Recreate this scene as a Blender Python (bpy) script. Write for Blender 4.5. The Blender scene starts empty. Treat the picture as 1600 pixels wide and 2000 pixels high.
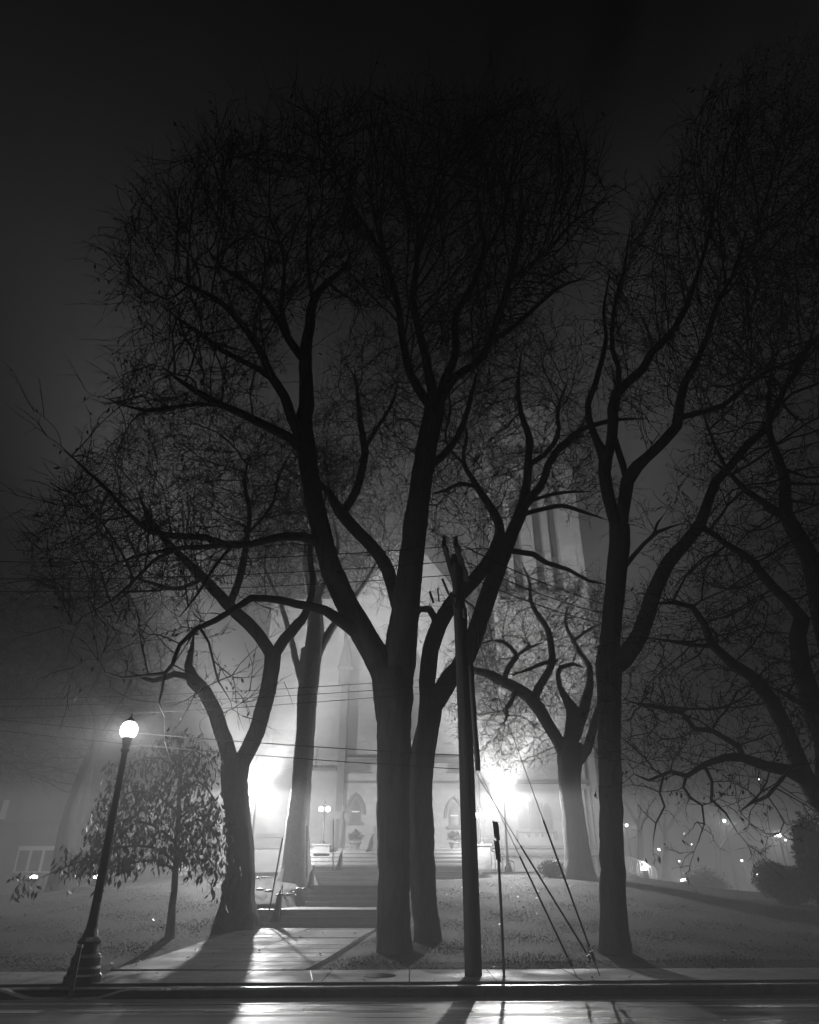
import bpy, math, random
import numpy as np
from mathutils import Vector, kdtree, Matrix
# ---------------------------------------------------------------- camera, sky, exposure
SC = bpy.context.scene
SKY = 0.015
COL = SC.collection
F = 1351.0                     # focal length in photo pixels (1600 x 2000)
TH = math.radians(28.4)        # the camera looks up
CS, SN = math.cos(TH), math.sin(TH)
EYE = 1.6
cd = bpy.data.cameras.new("camera"); cam = bpy.data.objects.new("camera", cd); COL.objects.link(cam)
cd.sensor_fit = 'VERTICAL'; cd.sensor_height = 24.0; cd.lens = F/2000*24.0
cd.clip_start = 0.1; cd.clip_end = 600
cam.location = (0, 0, EYE); cam.rotation_euler = (math.radians(90)+TH, 0, 0)
SC.camera = cam
w = bpy.data.worlds.new("World"); SC.world = w; w.use_nodes = True
nt = w.node_tree; nt.nodes.clear()
sky = nt.nodes.new('ShaderNodeTexSky'); sky.sky_type = 'NISHITA'; sky.sun_disc = False
sky.sun_elevation = math.radians(-2); sky.sun_rotation = math.radians(0)
bw = nt.nodes.new('ShaderNodeRGBToBW'); bg = nt.nodes.new('ShaderNodeBackground'); bg.inputs[1].default_value = SKY
wo = nt.nodes.new('ShaderNodeOutputWorld')
nt.links.new(sky.outputs[0], bw.inputs[0]); nt.links.new(bw.outputs[0], bg.inputs[0]); nt.links.new(bg.outputs[0], wo.inputs[0])
SC.view_settings.view_transform = 'Standard'; SC.view_settings.look = 'None'
SC.view_settings.exposure = 0.0; SC.view_settings.gamma = 1.0; SC.view_settings.use_curve_mapping = False
cy = SC.cycles
cy.max_bounces = 3; cy.diffuse_bounces = 2; cy.glossy_bounces = 2; cy.transmission_bounces = 2
cy.volume_bounces = 0; cy.transparent_max_bounces = 12
cy.use_denoising = True; cy.use_adaptive_sampling = True; cy.adaptive_threshold = 0.02
cy.sample_clamp_indirect = 4.0; cy.caustics_reflective = False; cy.caustics_refractive = False
UPFRONT, UPBACK = 0.015, 3.7
FOG_DENSITY, FOG_G = 0.015, 0.0

# ---------------------------------------------------------------- geometry helpers
def P(px, py, D):
    v = (1000-py)/F; u = (px-800)/F; yc = CS - v*SN; zc = SN + CS*v
    return Vector((u/yc*D, D, EYE + zc/yc*D))
def mpp(py, D):                # metres per photo pixel at a row and distance
    v = (1000-py)/F
    return D/(CS - v*SN)/F
def sm(t):
    t = min(1.0, max(0.0, t)); return t*t*(3-2*t)
SK = 0.05
def off(X, Y): return Y - 13.55 - SK*(X+2.5)
def path_x(Y):                 # left and right edges of the walk
    t = min(1, max(0, (Y-15.9)/7.3)); return -5.8+1.2*t, -2.05+1.15*t
def lawn_h(X, Y):
    H = 2.0 - 0.95*sm((abs(X+0.5)-7)/12.0)
    h = 0.15 + (H-0.0)*sm((Y-14.6)/21.5)
    if Y > 36: h -= 0.35*sm((Y-36)/10)*sm((abs(X)-8)/6)
    h += 0.035*math.sin(X*0.9+Y*0.35)*math.sin(Y*0.7-X*0.2)*sm((Y-17)/4)
    return h
def walk_h(Y):
    if Y < 23.2: return 0.16+0.40*sm((Y-15.4)/9.0)
    return 0.45
def terrain(X, Y):
    o = off(X, Y)
    if o < 2.5: return 0.12
    h = lawn_h(X, Y)
    if o < 3.2: h = 0.12 + (h-0.12)*(o-2.5)/0.7 if h > 0.12 else h
    if Y < 24.5:
        a, b = path_x(Y)
        d = max(a-X, X-b)
        if d < 1.0: 
            t = sm(max(0, d)/1.0); h = (walk_h(Y)-0.05)*(1-t) + h*t
    if 23.5 < Y < 44 and -4.9 < X < 3.2:
        if Y > 31 or (X > -4.0 and X < -0.4): h = min(h, 0.9 if Y < 28 else 1.5)
    return h
def G(px, py):
    D = 10.0
    while D < 110:
        p = P(px, py, D)
        if p.z <= terrain(p.x, p.y): return Vector((p.x, p.y, terrain(p.x, p.y)))
        D += 0.04
    return P(px, py, 40)

class MB:
    """collects shapes into one mesh"""
    def __init__(s): s.v = []; s.f = []; s.sm = False
    def quad(s, a, b, c, d):
        i = len(s.v); s.v += [tuple(a), tuple(b), tuple(c), tuple(d)]; s.f.append((i, i+1, i+2, i+3))
    def box(s, x0, x1, y0, y1, z0, z1, M=None):
        i = len(s.v)
        vs = [(x0,y0,z0),(x1,y0,z0),(x1,y1,z0),(x0,y1,z0),(x0,y0,z1),(x1,y0,z1),(x1,y1,z1),(x0,y1,z1)]
        if M is not None: vs = [tuple(M @ Vector(q)) for q in vs]
        s.v += vs
        for q in ((3,2,1,0),(4,5,6,7),(0,1,5,4),(1,2,6,5),(2,3,7,6),(3,0,4,7)): s.f.append(tuple(i+k for k in q))
        return s
    def tube(s, pts, rs, n=8, cap=True):
        pts = [Vector(p) for p in pts]
        if not hasattr(rs, '__len__'): rs = [rs]*len(pts)
        base = len(s.v)
        t0 = (pts[-1]-pts[0]).normalized()
        ref = Vector((1,0,0)) if abs(t0.x) < 0.7 else Vector((0,1,0))
        for k, p in enumerate(pts):
            t = (pts[min(k+1, len(pts)-1)]-pts[max(k-1, 0)]).normalized()
            a = t.cross(ref).normalized(); b = t.cross(a)
            for j in range(n):
                an = 2*math.pi*j/n
                s.v.append(tuple(p + (a*math.cos(an)+b*math.sin(an))*rs[k]))
        for k in range(len(pts)-1):
            for j in range(n):
                a_ = base+k*n+j; b_ = base+k*n+(j+1) % n
                s.f.append((a_, b_, b_+n, a_+n))
        if cap:
            s.f.append(tuple(base+j for j in range(n))[::-1]); s.f.append(tuple(base+(len(pts)-1)*n+j for j in range(n)))
        return s
    def lathe(s, c, prof, n=24, sq=0.0):
        """prof: list of (radius, z) about the vertical through c"""
        base = len(s.v)
        for r, z in prof:
            for j in range(n):
                an = 2*math.pi*j/n
                rr = r*(1+sq*math.cos(8*an))
                s.v.append((c[0]+rr*math.cos(an), c[1]+rr*math.sin(an), c[2]+z))
        for k in range(len(prof)-1):
            for j in range(n):
                a_ = base+k*n+j; b_ = base+k*n+(j+1) % n
                s.f.append((a_, b_, b_+n, a_+n))
        s.f.append(tuple(base+j for j in range(n))[::-1]); s.f.append(tuple(base+(len(prof)-1)*n+j for j in range(n)))
        return s
    def ball(s, c, r, n=16, m=10, sx=1, sy=1, sz=1):
        base = len(s.v)
        for i in range(1, m):
            ph = math.pi*i/m
            for j in range(n):
                an = 2*math.pi*j/n
                s.v.append((c[0]+r*sx*math.sin(ph)*math.cos(an), c[1]+r*sy*math.sin(ph)*math.sin(an), c[2]+r*sz*math.cos(ph)))
        s.v.append((c[0], c[1], c[2]+r*sz)); s.v.append((c[0], c[1], c[2]-r*sz))
        for i in range(m-2):
            for j in range(n):
                a_ = base+i*n+j; b_ = base+i*n+(j+1) % n
                s.f.append((a_, a_+n, b_+n, b_))
        T = base+(m-1)*n
        for j in range(n):
            s.f.append((T, base+j, base+(j+1) % n))
            s.f.append((T+1, base+(m-2)*n+(j+1) % n, base+(m-2)*n+j))
        return s
    def build(s, name, mat, parent=None, smooth=False, bevel=0):
        me = bpy.data.meshes.new(name); me.from_pydata(s.v, [], s.f); me.update()
        if smooth: me.polygons.foreach_set('use_smooth', [True]*len(me.polygons))
        return link(name, me, mat, parent, bevel)
def link(name, me, mat, parent=None, bevel=0):
    o = bpy.data.objects.new(name, me); COL.objects.link(o)
    if mat: me.materials.append(mat)
    if parent:
        o.parent = parent; o.matrix_parent_inverse = Matrix.Translation(-parent.location)
    if bevel:
        b = o.modifiers.new('bevel', 'BEVEL'); b.width = bevel; b.segments = 2; b.limit_method = 'ANGLE'
    return o
def tag(o, label=None, cat=None, group=None, kind=None):
    if label: o['label'] = label
    if cat: o['category'] = cat
    if group: o['group'] = group
    if kind: o['kind'] = kind
    return o
def thing(name, label, cat, loc, group=None):
    o = bpy.data.objects.new(name, None); COL.objects.link(o); o.location = loc; o.empty_display_size = 0.3
    return tag(o, label, cat, group)

# ---------------------------------------------------------------- materials (all neutral: the photograph is black and white)
def mat(name, col, rough=0.8, noise=None, bump=0.0, bscale=20, var=0.35, spec=0.5, metal=0, stretch=(1,1,1), rvar=0.0, detail=6):
    m = bpy.data.materials.new(name); m.use_nodes = True
    n = m.node_tree.nodes; l = m.node_tree.links
    b = n['Principled BSDF']; b.inputs['Base Color'].default_value = (col, col, col, 1)
    b.inputs['Roughness'].default_value = rough; b.inputs['Metallic'].default_value = metal
    b.inputs['Specular IOR Level'].default_value = spec
    tc = n.new('ShaderNodeTexCoord'); mp = n.new('ShaderNodeMapping'); mp.inputs['Scale'].default_value = stretch
    l.new(tc.outputs['Object'], mp.inputs[0])
    if noise:
        t = n.new('ShaderNodeTexNoise'); t.inputs['Scale'].default_value = noise; t.inputs['Detail'].default_value = detail
        t.inputs['Roughness'].default_value = 0.65
        l.new(mp.outputs[0], t.inputs['Vector'])
        r = n.new('ShaderNodeMapRange'); r.inputs['From Min'].default_value = 0.3; r.inputs['From Max'].default_value = 0.7
        r.inputs['To Min'].default_value = col*(1-var); r.inputs['To Max'].default_value = col*(1+var)
        l.new(t.outputs['Fac'], r.inputs['Value']); l.new(r.outputs[0], b.inputs['Base Color'])
        if rvar:
            t2 = n.new('ShaderNodeTexNoise'); t2.inputs['Scale'].default_value = noise*0.37; t2.inputs['Detail'].default_value = 4
            l.new(mp.outputs[0], t2.inputs['Vector'])
            r2 = n.new('ShaderNodeMapRange'); r2.inputs['From Min'].default_value = 0.35; r2.inputs['From Max'].default_value = 0.65
            r2.inputs['To Min'].default_value = max(0.03, rough-rvar); r2.inputs['To Max'].default_value = min(1, rough+rvar)
            l.new(t2.outputs['Fac'], r2.inputs['Value']); l.new(r2.outputs[0], b.inputs['Roughness'])
    if bump:
        t = n.new('ShaderNodeTexNoise'); t.inputs['Scale'].default_value = bscale; t.inputs['Detail'].default_value = 5
        l.new(mp.outputs[0], t.inputs['Vector'])
        bp = n.new('ShaderNodeBump'); bp.inputs['Strength'].default_value = bump; bp.inputs['Distance'].default_value = 0.03
        l.new(t.outputs['Fac'], bp.inputs['Height']); l.new(bp.outputs[0], b.inputs['Normal'])
    return m
def emis(name, strength, clear=True):
    m = bpy.data.materials.new(name); m.use_nodes = True
    n = m.node_tree.nodes; l = m.node_tree.links; n.clear()
    e = n.new('ShaderNodeEmission'); e.inputs[1].default_value = strength
    o = n.new('ShaderNodeOutputMaterial')
    if clear:
        t = n.new('ShaderNodeBsdfTransparent'); a = n.new('ShaderNodeAddShader')
        l.new(e.outputs[0], a.inputs[0]); l.new(t.outputs[0], a.inputs[1]); l.new(a.outputs[0], o.inputs[0])
    else: l.new(e.outputs[0], o.inputs[0])
    return m
BARK = mat('bark', 0.06, 0.9, 9, 1.0, 18, 0.6, 0.3, stretch=(1,1,0.18))
TWIG = mat('twig', 0.03, 0.9, None, spec=0.2)
LEAF = mat('dry_leaf', 0.045, 0.6, 3, var=0.4, spec=0.4)
GRASS = mat('grass', 0.020, 0.9, 1.3, 0.5, 60, 0.5, 0.35, detail=10)
SOIL = mat('soil', 0.04, 0.9, 5, 0.6, 40)
WALK = mat('wet_concrete', 0.11, 0.68, 2.2, 0.45, 45, 0.45, 0.3, rvar=0.2)
CURB = mat('curb_concrete', 0.16, 0.35, 3, 0.35, 30, 0.3, 0.5, rvar=0.15)
ROAD = mat('wet_asphalt', 0.032, 0.40, 3.0, 0.5, 30, 0.4, 0.4, rvar=0.2, stretch=(0.10,3.2,1))
GUTTER = mat('gutter_concrete', 0.085, 0.42, 2.5, 0.35, 30, 0.35, 0.4, rvar=0.18, stretch=(0.15,2.5,1))
PAINT = mat('road_paint', 0.5, 0.3, 4, 0.2, 60, 0.4, 0.5, rvar=0.1)
IRON = mat('black_iron', 0.02, 0.35, 8, 0.3, 60, 0.4, 0.5)
STEEL = mat('weathered_steel', 0.12, 0.45, 8, 0.1, 40, 0.4, 0.5)
POLEW = mat('creosoted_wood', 0.09, 0.7, 4, 0.9, 22, 0.5, 0.4, stretch=(3,3,0.12))
CABLE = mat('cable', 0.02, 0.6)
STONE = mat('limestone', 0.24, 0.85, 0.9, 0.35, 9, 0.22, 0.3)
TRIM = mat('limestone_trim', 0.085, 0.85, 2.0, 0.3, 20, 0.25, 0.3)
STONE2 = mat('dimmed_limestone', 0.11, 0.85, 0.9, 0.3, 9, 0.2, 0.3)  # darker copy of limestone: weaker lamplight put into the colour
STONE3 = mat('brightened_limestone', 0.42, 0.85, 0.9, 0.3, 9, 0.2, 0.3)  # paler copy of limestone: extra light on the tower put into the colour
STEP = mat('step_stone', 0.24, 0.5, 2.0, 0.2, 40, 0.25, 0.4)
GLASSD = mat('window_glass', 0.05, 0.15, 2, 0.05, 8)
FRAMEP = mat('painted_frame', 0.5, 0.6)
RUBBLE = mat('field_stone', 0.22, 0.45, 3, 0.6, 12)
POT = mat('planter_clay', 0.12, 0.7, 5, 0.2)
CLOTH = mat('flag_cloth', 0.06, 0.9, 5)
GLOBE = emis('lit_globe', 7)
SMALLB = emis('lit_bulb', 7)
PANEL = emis('lit_doorway', 1.6, False)
SNOW = mat('pale_mulch', 0.35, 0.7, 6, 0.4)

def ashlar(m, sx, sz, dark=0.75):
    """stone courses: joints as a slightly darker brick pattern"""
    n = m.node_tree.nodes; l = m.node_tree.links; b = n['Principled BSDF']
    old = b.inputs['Base Color'].links[0].from_socket
    tc = n.new('ShaderNodeTexCoord'); sp = n.new('ShaderNodeSeparateXYZ'); cb = n.new('ShaderNodeCombineXYZ')
    l.new(tc.outputs['Object'], sp.inputs[0]); l.new(sp.outputs[0], cb.inputs[0]); l.new(sp.outputs[2], cb.inputs[1])
    br = n.new('ShaderNodeTexBrick'); br.inputs['Scale'].default_value = 1.0
    br.inputs['Brick Width'].default_value = sx; br.inputs['Row Height'].default_value = sz; br.inputs['Mortar Size'].default_value = 0.018
    br.inputs['Color1'].default_value = (1,1,1,1); br.inputs['Color2'].default_value = (0.86,0.86,0.86,1); br.inputs['Mortar'].default_value = (dark,dark,dark,1)
    l.new(cb.outputs[0], br.inputs['Vector'])
    mx = n.new('ShaderNodeMix'); mx.data_type = 'RGBA'; mx.blend_type = 'MULTIPLY'; mx.inputs[0].default_value = 1
    l.new(old, mx.inputs[6]); l.new(br.outputs[0], mx.inputs[7]); l.new(mx.outputs[2], b.inputs['Base Color'])
ashlar(STONE, 0.9, 0.42, 0.7); ashlar(STONE2, 0.9, 0.42, 0.7); ashlar(STONE3, 0.9, 0.42, 0.7)

# ---------------------------------------------------------------- ground, road, kerb, walk
def strip(name, o0, o1, z, m, x0=-100, x1=100, nx=200, zt=None):
    b = MB(); xs = np.linspace(x0, x1, nx+1)
    for i in range(nx):
        a, c = xs[i], xs[i+1]
        f = lambda X, o: (X, 13.55+SK*(X+2.5)+o, z)
        b.quad(f(a, o0), f(c, o0), f(c, o1), f(a, o1))
    return tag(b.build(name, m), kind='structure')
def grid_sheet(name, xs, os_, zf, m):
    nx, no = len(xs), len(os_); v = []
    for o in os_:
        for X in xs:
            Y = 13.55+SK*(X+2.5)+o
            v.append((X, Y, zf(X, Y)))
    f = [(j*nx+i, j*nx+i+1, (j+1)*nx+i+1, (j+1)*nx+i) for j in range(no-1) for i in range(nx-1)]
    me = bpy.data.meshes.new(name); me.from_pydata(v, [], f); me.update()
    me.polygons.foreach_set('use_smooth', [True]*len(f))
    return tag(link(name, me, m), kind='structure')
xs = list(np.arange(-100, -26, 6))+list(np.arange(-26, 26, 0.33))+list(np.arange(26, 101, 6))
os_ = list(np.arange(0.12, 26, 0.33))+list(np.arange(26, 46, 1.0))+list(np.arange(46, 101, 6))
grid_sheet('lawn', xs, os_, terrain, GRASS)
strip('road', -19, 0.02, 0.0, ROAD)
strip('gutter', -0.62, 0.01, 0.006, GUTTER)
strip('verge', 0.16, 0.52, 0.128, SOIL, nx=100)
# painted edge line, worn
b = MB(); rnd = random.Random(4)
x = -30.0
while x < 30:
    L = rnd.uniform(0.8, 3.0)
    for o0, o1 in ((-1.27, -1.19), (-1.15, -1.08)):
        if rnd.random() < 0.9:
            f = lambda X, o: (X, 13.55+SK*(X+2.5)+o, 0.004)
            j = rnd.uniform(-0.01, 0.01)
            b.quad(f(x, o0+j), f(x+L, o0+j), f(x+L, o1+j), f(x, o1+j))
    x += L+rnd.choice((0.02, 0.03, 0.3))
tag(b.build('painted_line', PAINT), kind='structure')
# kerb with a dropped part at the left
def kerb_z(X):
    if X < -6.6: return 0.15
    if X < -6.0: return 0.15-0.125*sm((X+6.6)/0.6)
    if X < -5.1: return 0.025
    if X < -4.5: return 0.025+0.125*sm((X+5.1)/0.6)
    return 0.15
b = MB(); X = -60.0
prev = None
rk = random.Random(8)
while X < 60:
    z = kerb_z(X) + rk.uniform(-0.003, 0.003); Y0 = 13.55+SK*(X+2.5)
    cur = [(X, Y0, -0.05), (X, Y0+0.004, z-0.03), (X, Y0+0.03, z), (X, Y0+0.17, z), (X, Y0+0.172, -0.05)]
    if prev and not (int(X/.15) % 16 == 0 and -8 < X < 8):
        for k in range(4): b.quad(prev[k], cur[k], cur[k+1], prev[k+1])
    elif prev:
        for k in range(4): b.quad(prev[k], Vector(prev[k])*.92+Vector(cur[k])*.08-Vector((0,0,.0)), Vector(prev[k+1])*.92+Vector(cur[k+1])*.08, prev[k+1])
        for k in range(4): b.quad(Vector(prev[k])*.84+Vector(cur[k])*.16, cur[k], cur[k+1], Vector(prev[k+1])*.84+Vector(cur[k+1])*.16)
    prev = cur; X += 0.15 if -8 < X < 8 else 1.0
tag(b.build('kerb', CURB), kind='structure')
# pavement slabs along the road, with joints
b = MB(); X = -30.0; rs = random.Random(3)
while X < 30:
    Wd = 1.5
    f = lambda X, o: (X, 13.55+SK*(X+2.5)+o)
    x0, x1 = X+0.008, X+Wd-0.008; z = 0.165+rs.uniform(-0.003, 0.003)
    c = [f(x0, 0.50), f(x1, 0.50), f(x1, 2.42), f(x0, 2.42)]
    i = len(b.v); b.v += [(q[0], q[1], 0.05) for q in c]+[(q[0], q[1], z) for q in c]
    for q in ((4,5,6,7),(0,1,5,4),(1,2,6,5),(2,3,7,6),(3,0,4,7)): b.f.append(tuple(i+k for k in q))
    X += Wd
tag(b.build('pavement', WALK), kind='structure')
# walk across the lawn: slabs across its width
b = MB(); Y = 15.97; k = 0
while Y < 23.25:
    L = 0.6 if Y+0.6 < 23.3 else 23.3-Y
    y0, y1 = Y+0.012, Y+L-0.012
    for h in (0, 1):
        a0, c0 = path_x(y0); a1, c1 = path_x(y1)
        m0, m1 = (a0+c0)/2, (a1+c1)/2
        q = [(a0, y0), (m0-0.01, y0), (m1-0.01, y1), (a1, y1)] if h == 0 else [(m0+0.01, y0), (c0, y0), (c1, y1), (m1+0.01, y1)]
        dz = rs.uniform(-0.006, 0.006); i = len(b.v)
        b.v += [(u, v, walk_h(v)-0.08) for u, v in q]+[(u, v, walk_h(v)+0.015+dz) for u, v in q]
        for g in ((4,5,6,7),(0,1,5,4),(1,2,6,5),(2,3,7,6),(3,0,4,7)): b.f.append(tuple(i+t for t in g))
    Y += L
tag(b.build('walk', WALK), kind='structure')
# flights of steps and landings up to the church
def flight(name, label, x0, x1, y0, n, run, z0, z1, landing):
    rise = (z1-z0)/n
    b = MB()
    for k in range(n):
        ya = y0+k*run
        yb = y0+(k+1)*run if k < n-1 else landing
        b.box(x0, x1, ya, yb, z0-0.7, z0+(k+1)*rise)
        b.box(x0-0.01, x1+0.01, ya-0.03, ya+0.04, z0+(k+1)*rise-0.05, z0+(k+1)*rise+0.004)
    return tag(b.build(name, STEP, bevel=0.008), label, 'steps')
flight('stone_steps', 'lowest broad stone steps at the end of the slab walk', -4.6, -0.7, 23.2, 3, 0.32, 0.50, 0.98, 27.0)
flight('stone_steps', 'second flight of stone steps with thin lit treads', -3.55, -0.1, 27.0, 4, 0.36, 0.98, 1.62, 31.0)
flight('stone_steps', 'third wider flight of stone steps below the terrace', -4.7, 2.4, 31.0, 4, 0.34, 1.55, 2.32, 35.6)
flight('stone_steps', 'topmost wide stone steps in front of the church terrace', -5.0, 3.1, 35.6, 5, 0.34, 2.32, 3.18, 38.0)
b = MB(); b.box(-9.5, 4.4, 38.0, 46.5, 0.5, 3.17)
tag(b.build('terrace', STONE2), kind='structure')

# cover slab and iron lid on the pavement
g = G(741, 1912)
o = MB().lathe((g.x, g.y, 0.166), [(0.30, 0), (0.30, 0.012), (0.27, 0.016), (0.02, 0.018)], 28).build('utility_cover', mat('wet_iron', 0.25, 0.12, 6, 0.2, 60, spec=0.8, metal=0.8), smooth=False)
tag(o, 'round metal utility cover shining in the pavement', 'manhole cover')
g = G(612, 1912)
ea, eb = P(607, 1898, 15.9), P(611, 1923, 14.25)
o = MB().tube([(eb.x, 14.25, .165), (ea.x, 15.85, .165)], .016, 6).build('edging_strip', FRAMEP)
tag(o, 'pale painted edging strip across the pavement slabs', 'edging')

# ---------------------------------------------------------------- numpy tubes for trees
def tubes_mesh(name, chains, mtl, parent, nside, relief=0):
    """chains: list of (pts Nx3, rad N)"""
    if not chains: return None
    Pn = np.concatenate([c[0] for c in chains]); Rn = np.concatenate([c[1] for c in chains])
    lens = np.array([len(c[0]) for c in chains]); cid = np.repeat(np.arange(len(chains)), lens)
    st = np.concatenate([[0], np.cumsum(lens)[:-1]]); en = st+lens-1
    N = len(Pn)
    nxt = np.arange(N)+1; nxt[en] = en; prv = np.arange(N)-1; prv[st] = st
    T = Pn[nxt]-Pn[prv]; T /= np.maximum(np.linalg.norm(T, axis=1, keepdims=True), 1e-9)
    tot = Pn[en]-Pn[st]
    ref = np.where((np.abs(tot[:, 2]) > np.abs(tot[:, 0]))[:, None], np.array([[1.0, 0.13, 0]]), np.array([[0.1, 0, 1.0]]))[cid]
    A = np.cross(T, ref); A /= np.maximum(np.linalg.norm(A, axis=1, keepdims=True), 1e-9)
    B = np.cross(T, A)
    an = 2*np.pi*np.arange(nside)/nside
    RR = np.repeat(Rn[:, None], nside, 1)
    if relief:
        h = Pn[:, 2][:, None]; a_ = an[None, :]; c_ = cid[:, None]*1.7
        g_ = (np.sin(a_*5+h*.55+c_)*.5+np.sin(a_*9-h*1.1+c_*2)*.35+np.sin(a_*14+2*np.sin(h*1.9+a_*3))*.55+np.random.RandomState(1).normal(0, .35, RR.shape))
        RR = RR*(1+relief*g_*np.clip((Rn[:, None]-.05)*6, 0, 1))
        low_ = np.clip(1-(h-h.min())/1.3, 0, 1)**2                     # root flare on the lowest metre
        RR = RR*(1+.16*low_*np.maximum(0, np.sin(a_*4+.7))*(cid[:, None] == 0))
    V = Pn[:, None, :] + RR[:, :, None]*(A[:, None, :]*np.cos(an)[None, :, None] + B[:, None, :]*np.sin(an)[None, :, None])
    V = V.reshape(-1, 3)
    notend = np.ones(N, bool); notend[en] = False
    idx = np.nonzero(notend)[0]
    j = np.arange(nside)
    a = idx[:, None]*nside+j; b_ = idx[:, None]*nside+(j+1) % nside
    Q = np.stack([a, b_, b_+nside, a+nside], -1).reshape(-1, 4)
    return np_mesh(name, V, Q, mtl, parent, nside > 3)
def np_mesh(name, V, Q, mtl, parent, smooth=False):
    me = bpy.data.meshes.new(name); k = Q.shape[1]
    me.vertices.add(len(V)); me.vertices.foreach_set('co', V.astype(np.float32).ravel())
    me.loops.add(Q.size); me.loops.foreach_set('vertex_index', Q.astype(np.int32).ravel())
    me.polygons.add(len(Q)); me.polygons.foreach_set('loop_start', np.arange(0, Q.size, k, dtype=np.int32))
    if smooth: me.polygons.foreach_set('use_smooth', np.ones(len(Q), bool))
    me.update(calc_edges=True)
    return link(name, me, mtl, parent)

def refine(p, r, k=3):
    t = np.arange(len(p)); u = np.linspace(0, len(p)-1, (len(p)-1)*k+1)
    return np.stack([np.interp(u, t, p[:, i]) for i in range(3)], 1), np.interp(u, t, r)
def limb_points(pts, step=0.3, rng=None, wob=0.02):
    """pts (px, py, D, width px) -> smooth 3-D polyline with radii"""
    W = [P(p[0], p[1], p[2]) for p in pts]; R = [p[3]*0.5*mpp(p[1], p[2]) for p in pts]
    n = len(W); out = []; rad = []
    for i in range(n-1):
        p0 = W[max(i-1, 0)]; p1 = W[i]; p2 = W[i+1]; p3 = W[min(i+2, n-1)]
        L = (p2-p1).length; m = max(1, int(L/step))
        for k in range(m):
            t = k/m
            q = 0.5*((2*p1)+(p2-p0)*t+(2*p0-5*p1+4*p2-p3)*t*t+(3*p1-p0-3*p2+p3)*t*t*t)
            out.append(q); rad.append(R[i]*(1-t)+R[i+1]*t)
    out.append(W[-1]); rad.append(R[-1])
    if rng:
        for i in range(1, len(out)-1):
            out[i] = out[i]+Vector((rng.gauss(0, wob), rng.gauss(0, wob), rng.gauss(0, wob)))*min(.4, rad[i]*4)
            rad[i] *= 1+rng.uniform(-0.02, 0.02)
    return np.array([tuple(q) for q in out]), np.array(rad)

def grow(seedP, attr, step, di, dk, iters, trop, rng, inertia=0.35, jit=.14):
    """space colonisation from seed nodes toward attractors"""
    pos = [Vector(p) for p in seedP]; par = [-1]*len(pos); dirs = [None]*len(pos); kids = [0]*len(pos)
    A = [Vector(a) for a in attr]; alive = list(range(len(A)))
    for it in range(iters):
        kd = kdtree.KDTree(len(pos))
        for i, p in enumerate(pos): kd.insert(p, i)
        kd.balance()
        acc = {}; na = []
        for ai in alive:
            co, i, d = kd.find(A[ai])
            if d < dk: continue
            na.append(ai)
            if d < di:
                v = (A[ai]-co)/d
                if i in acc: acc[i] += v
                else: acc[i] = v.copy()
        alive = na
        if not acc: 
            di *= 1.4
            if di > 12: break
            continue
        new = 0
        for i, v in acc.items():
            if kids[i] >= 3 or v.length < 1e-6: continue
            v = v.normalized()
            if dirs[i] is not None: v = v+dirs[i]*inertia
            v = v+trop+Vector((rng.gauss(0, jit), rng.gauss(0, jit), rng.gauss(0, jit)))
            if v.length < 1e-6: continue
            v.normalize(); q = pos[i]+v*step
            co, j, d = kd.find(q)
            if d < step*0.35: kids[i] += 1; continue
            pos.append(q); par.append(i); dirs.append(v); kids.append(0); kids[i] += 1; new += 1
        if new == 0 and it > 5: break
    return pos, par, dirs

def twig_cloud(base, dirv, L, n, rng, out, r0, curl, droop, depth=0, tl=.85):
    """a twig with side twiglets, appended as chains"""
    p = base.copy(); d = dirv.normalized(); pts = [p.copy()]; rs = [r0]
    seg = L/n
    for k in range(n):
        d = (d+Vector((rng.gauss(0, curl), rng.gauss(0, curl), rng.gauss(0, curl)-droop))).normalized()
        p = p+d*seg; pts.append(p.copy()); rs.append(r0*(1-0.75*(k+1)/n))
        if depth < 1 and rng.random() < tl:
            sd = (d+Vector((rng.gauss(0, .45), rng.gauss(0, .45), rng.gauss(0, .45)))).normalized()
            twig_cloud(p, sd, L*rng.uniform(0.3, 0.6), 2, rng, out, r0*0.7, curl, droop, depth+1)
    out.append((np.array([tuple(q) for q in pts]), np.array(rs)))

def shows_in(p, polys):
    dy, dz = p[1], p[2]-EYE
    fwd = dy*CS+dz*SN; x = 800+F*p[0]/fwd; y = 1000-F*(dz*CS-dy*SN)/fwd
    for poly in polys:
        c = False; j = len(poly)-1
        for i in range(len(poly)):
            a, b = poly[i], poly[j]
            if (a[1] > y) != (b[1] > y) and x < (b[0]-a[0])*(y-a[1])/(b[1]-a[1])+a[0]: c = not c
            j = i
        if c: return True
    return False

def leaves_mesh(name, anchors, size, rng, mtl, parent, hang=0.7):
    V = []; Q = []
    for a in anchors:
        L = size*rng.uniform(0.6, 1.3); wd = L*rng.uniform(0.28, 0.42)
        d = Vector((rng.gauss(0, .5), rng.gauss(0, .5), -hang+rng.gauss(0, .35))).normalized()
        s = d.cross(Vector((rng.gauss(0, 1), rng.gauss(0, 1), rng.gauss(0, 1)))).normalized()
        nrm = d.cross(s)
        a = Vector(a); i = len(V)
        V += [a, a+d*L*.45+s*wd*.5+nrm*wd*.15, a+d*L, a+d*L*.45-s*wd*.5+nrm*wd*.15]
        Q.append((i, i+1, i+2, i+3))
    return np_mesh(name, np.array([tuple(v) for v in V]), np.array(Q), mtl, parent)

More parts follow.
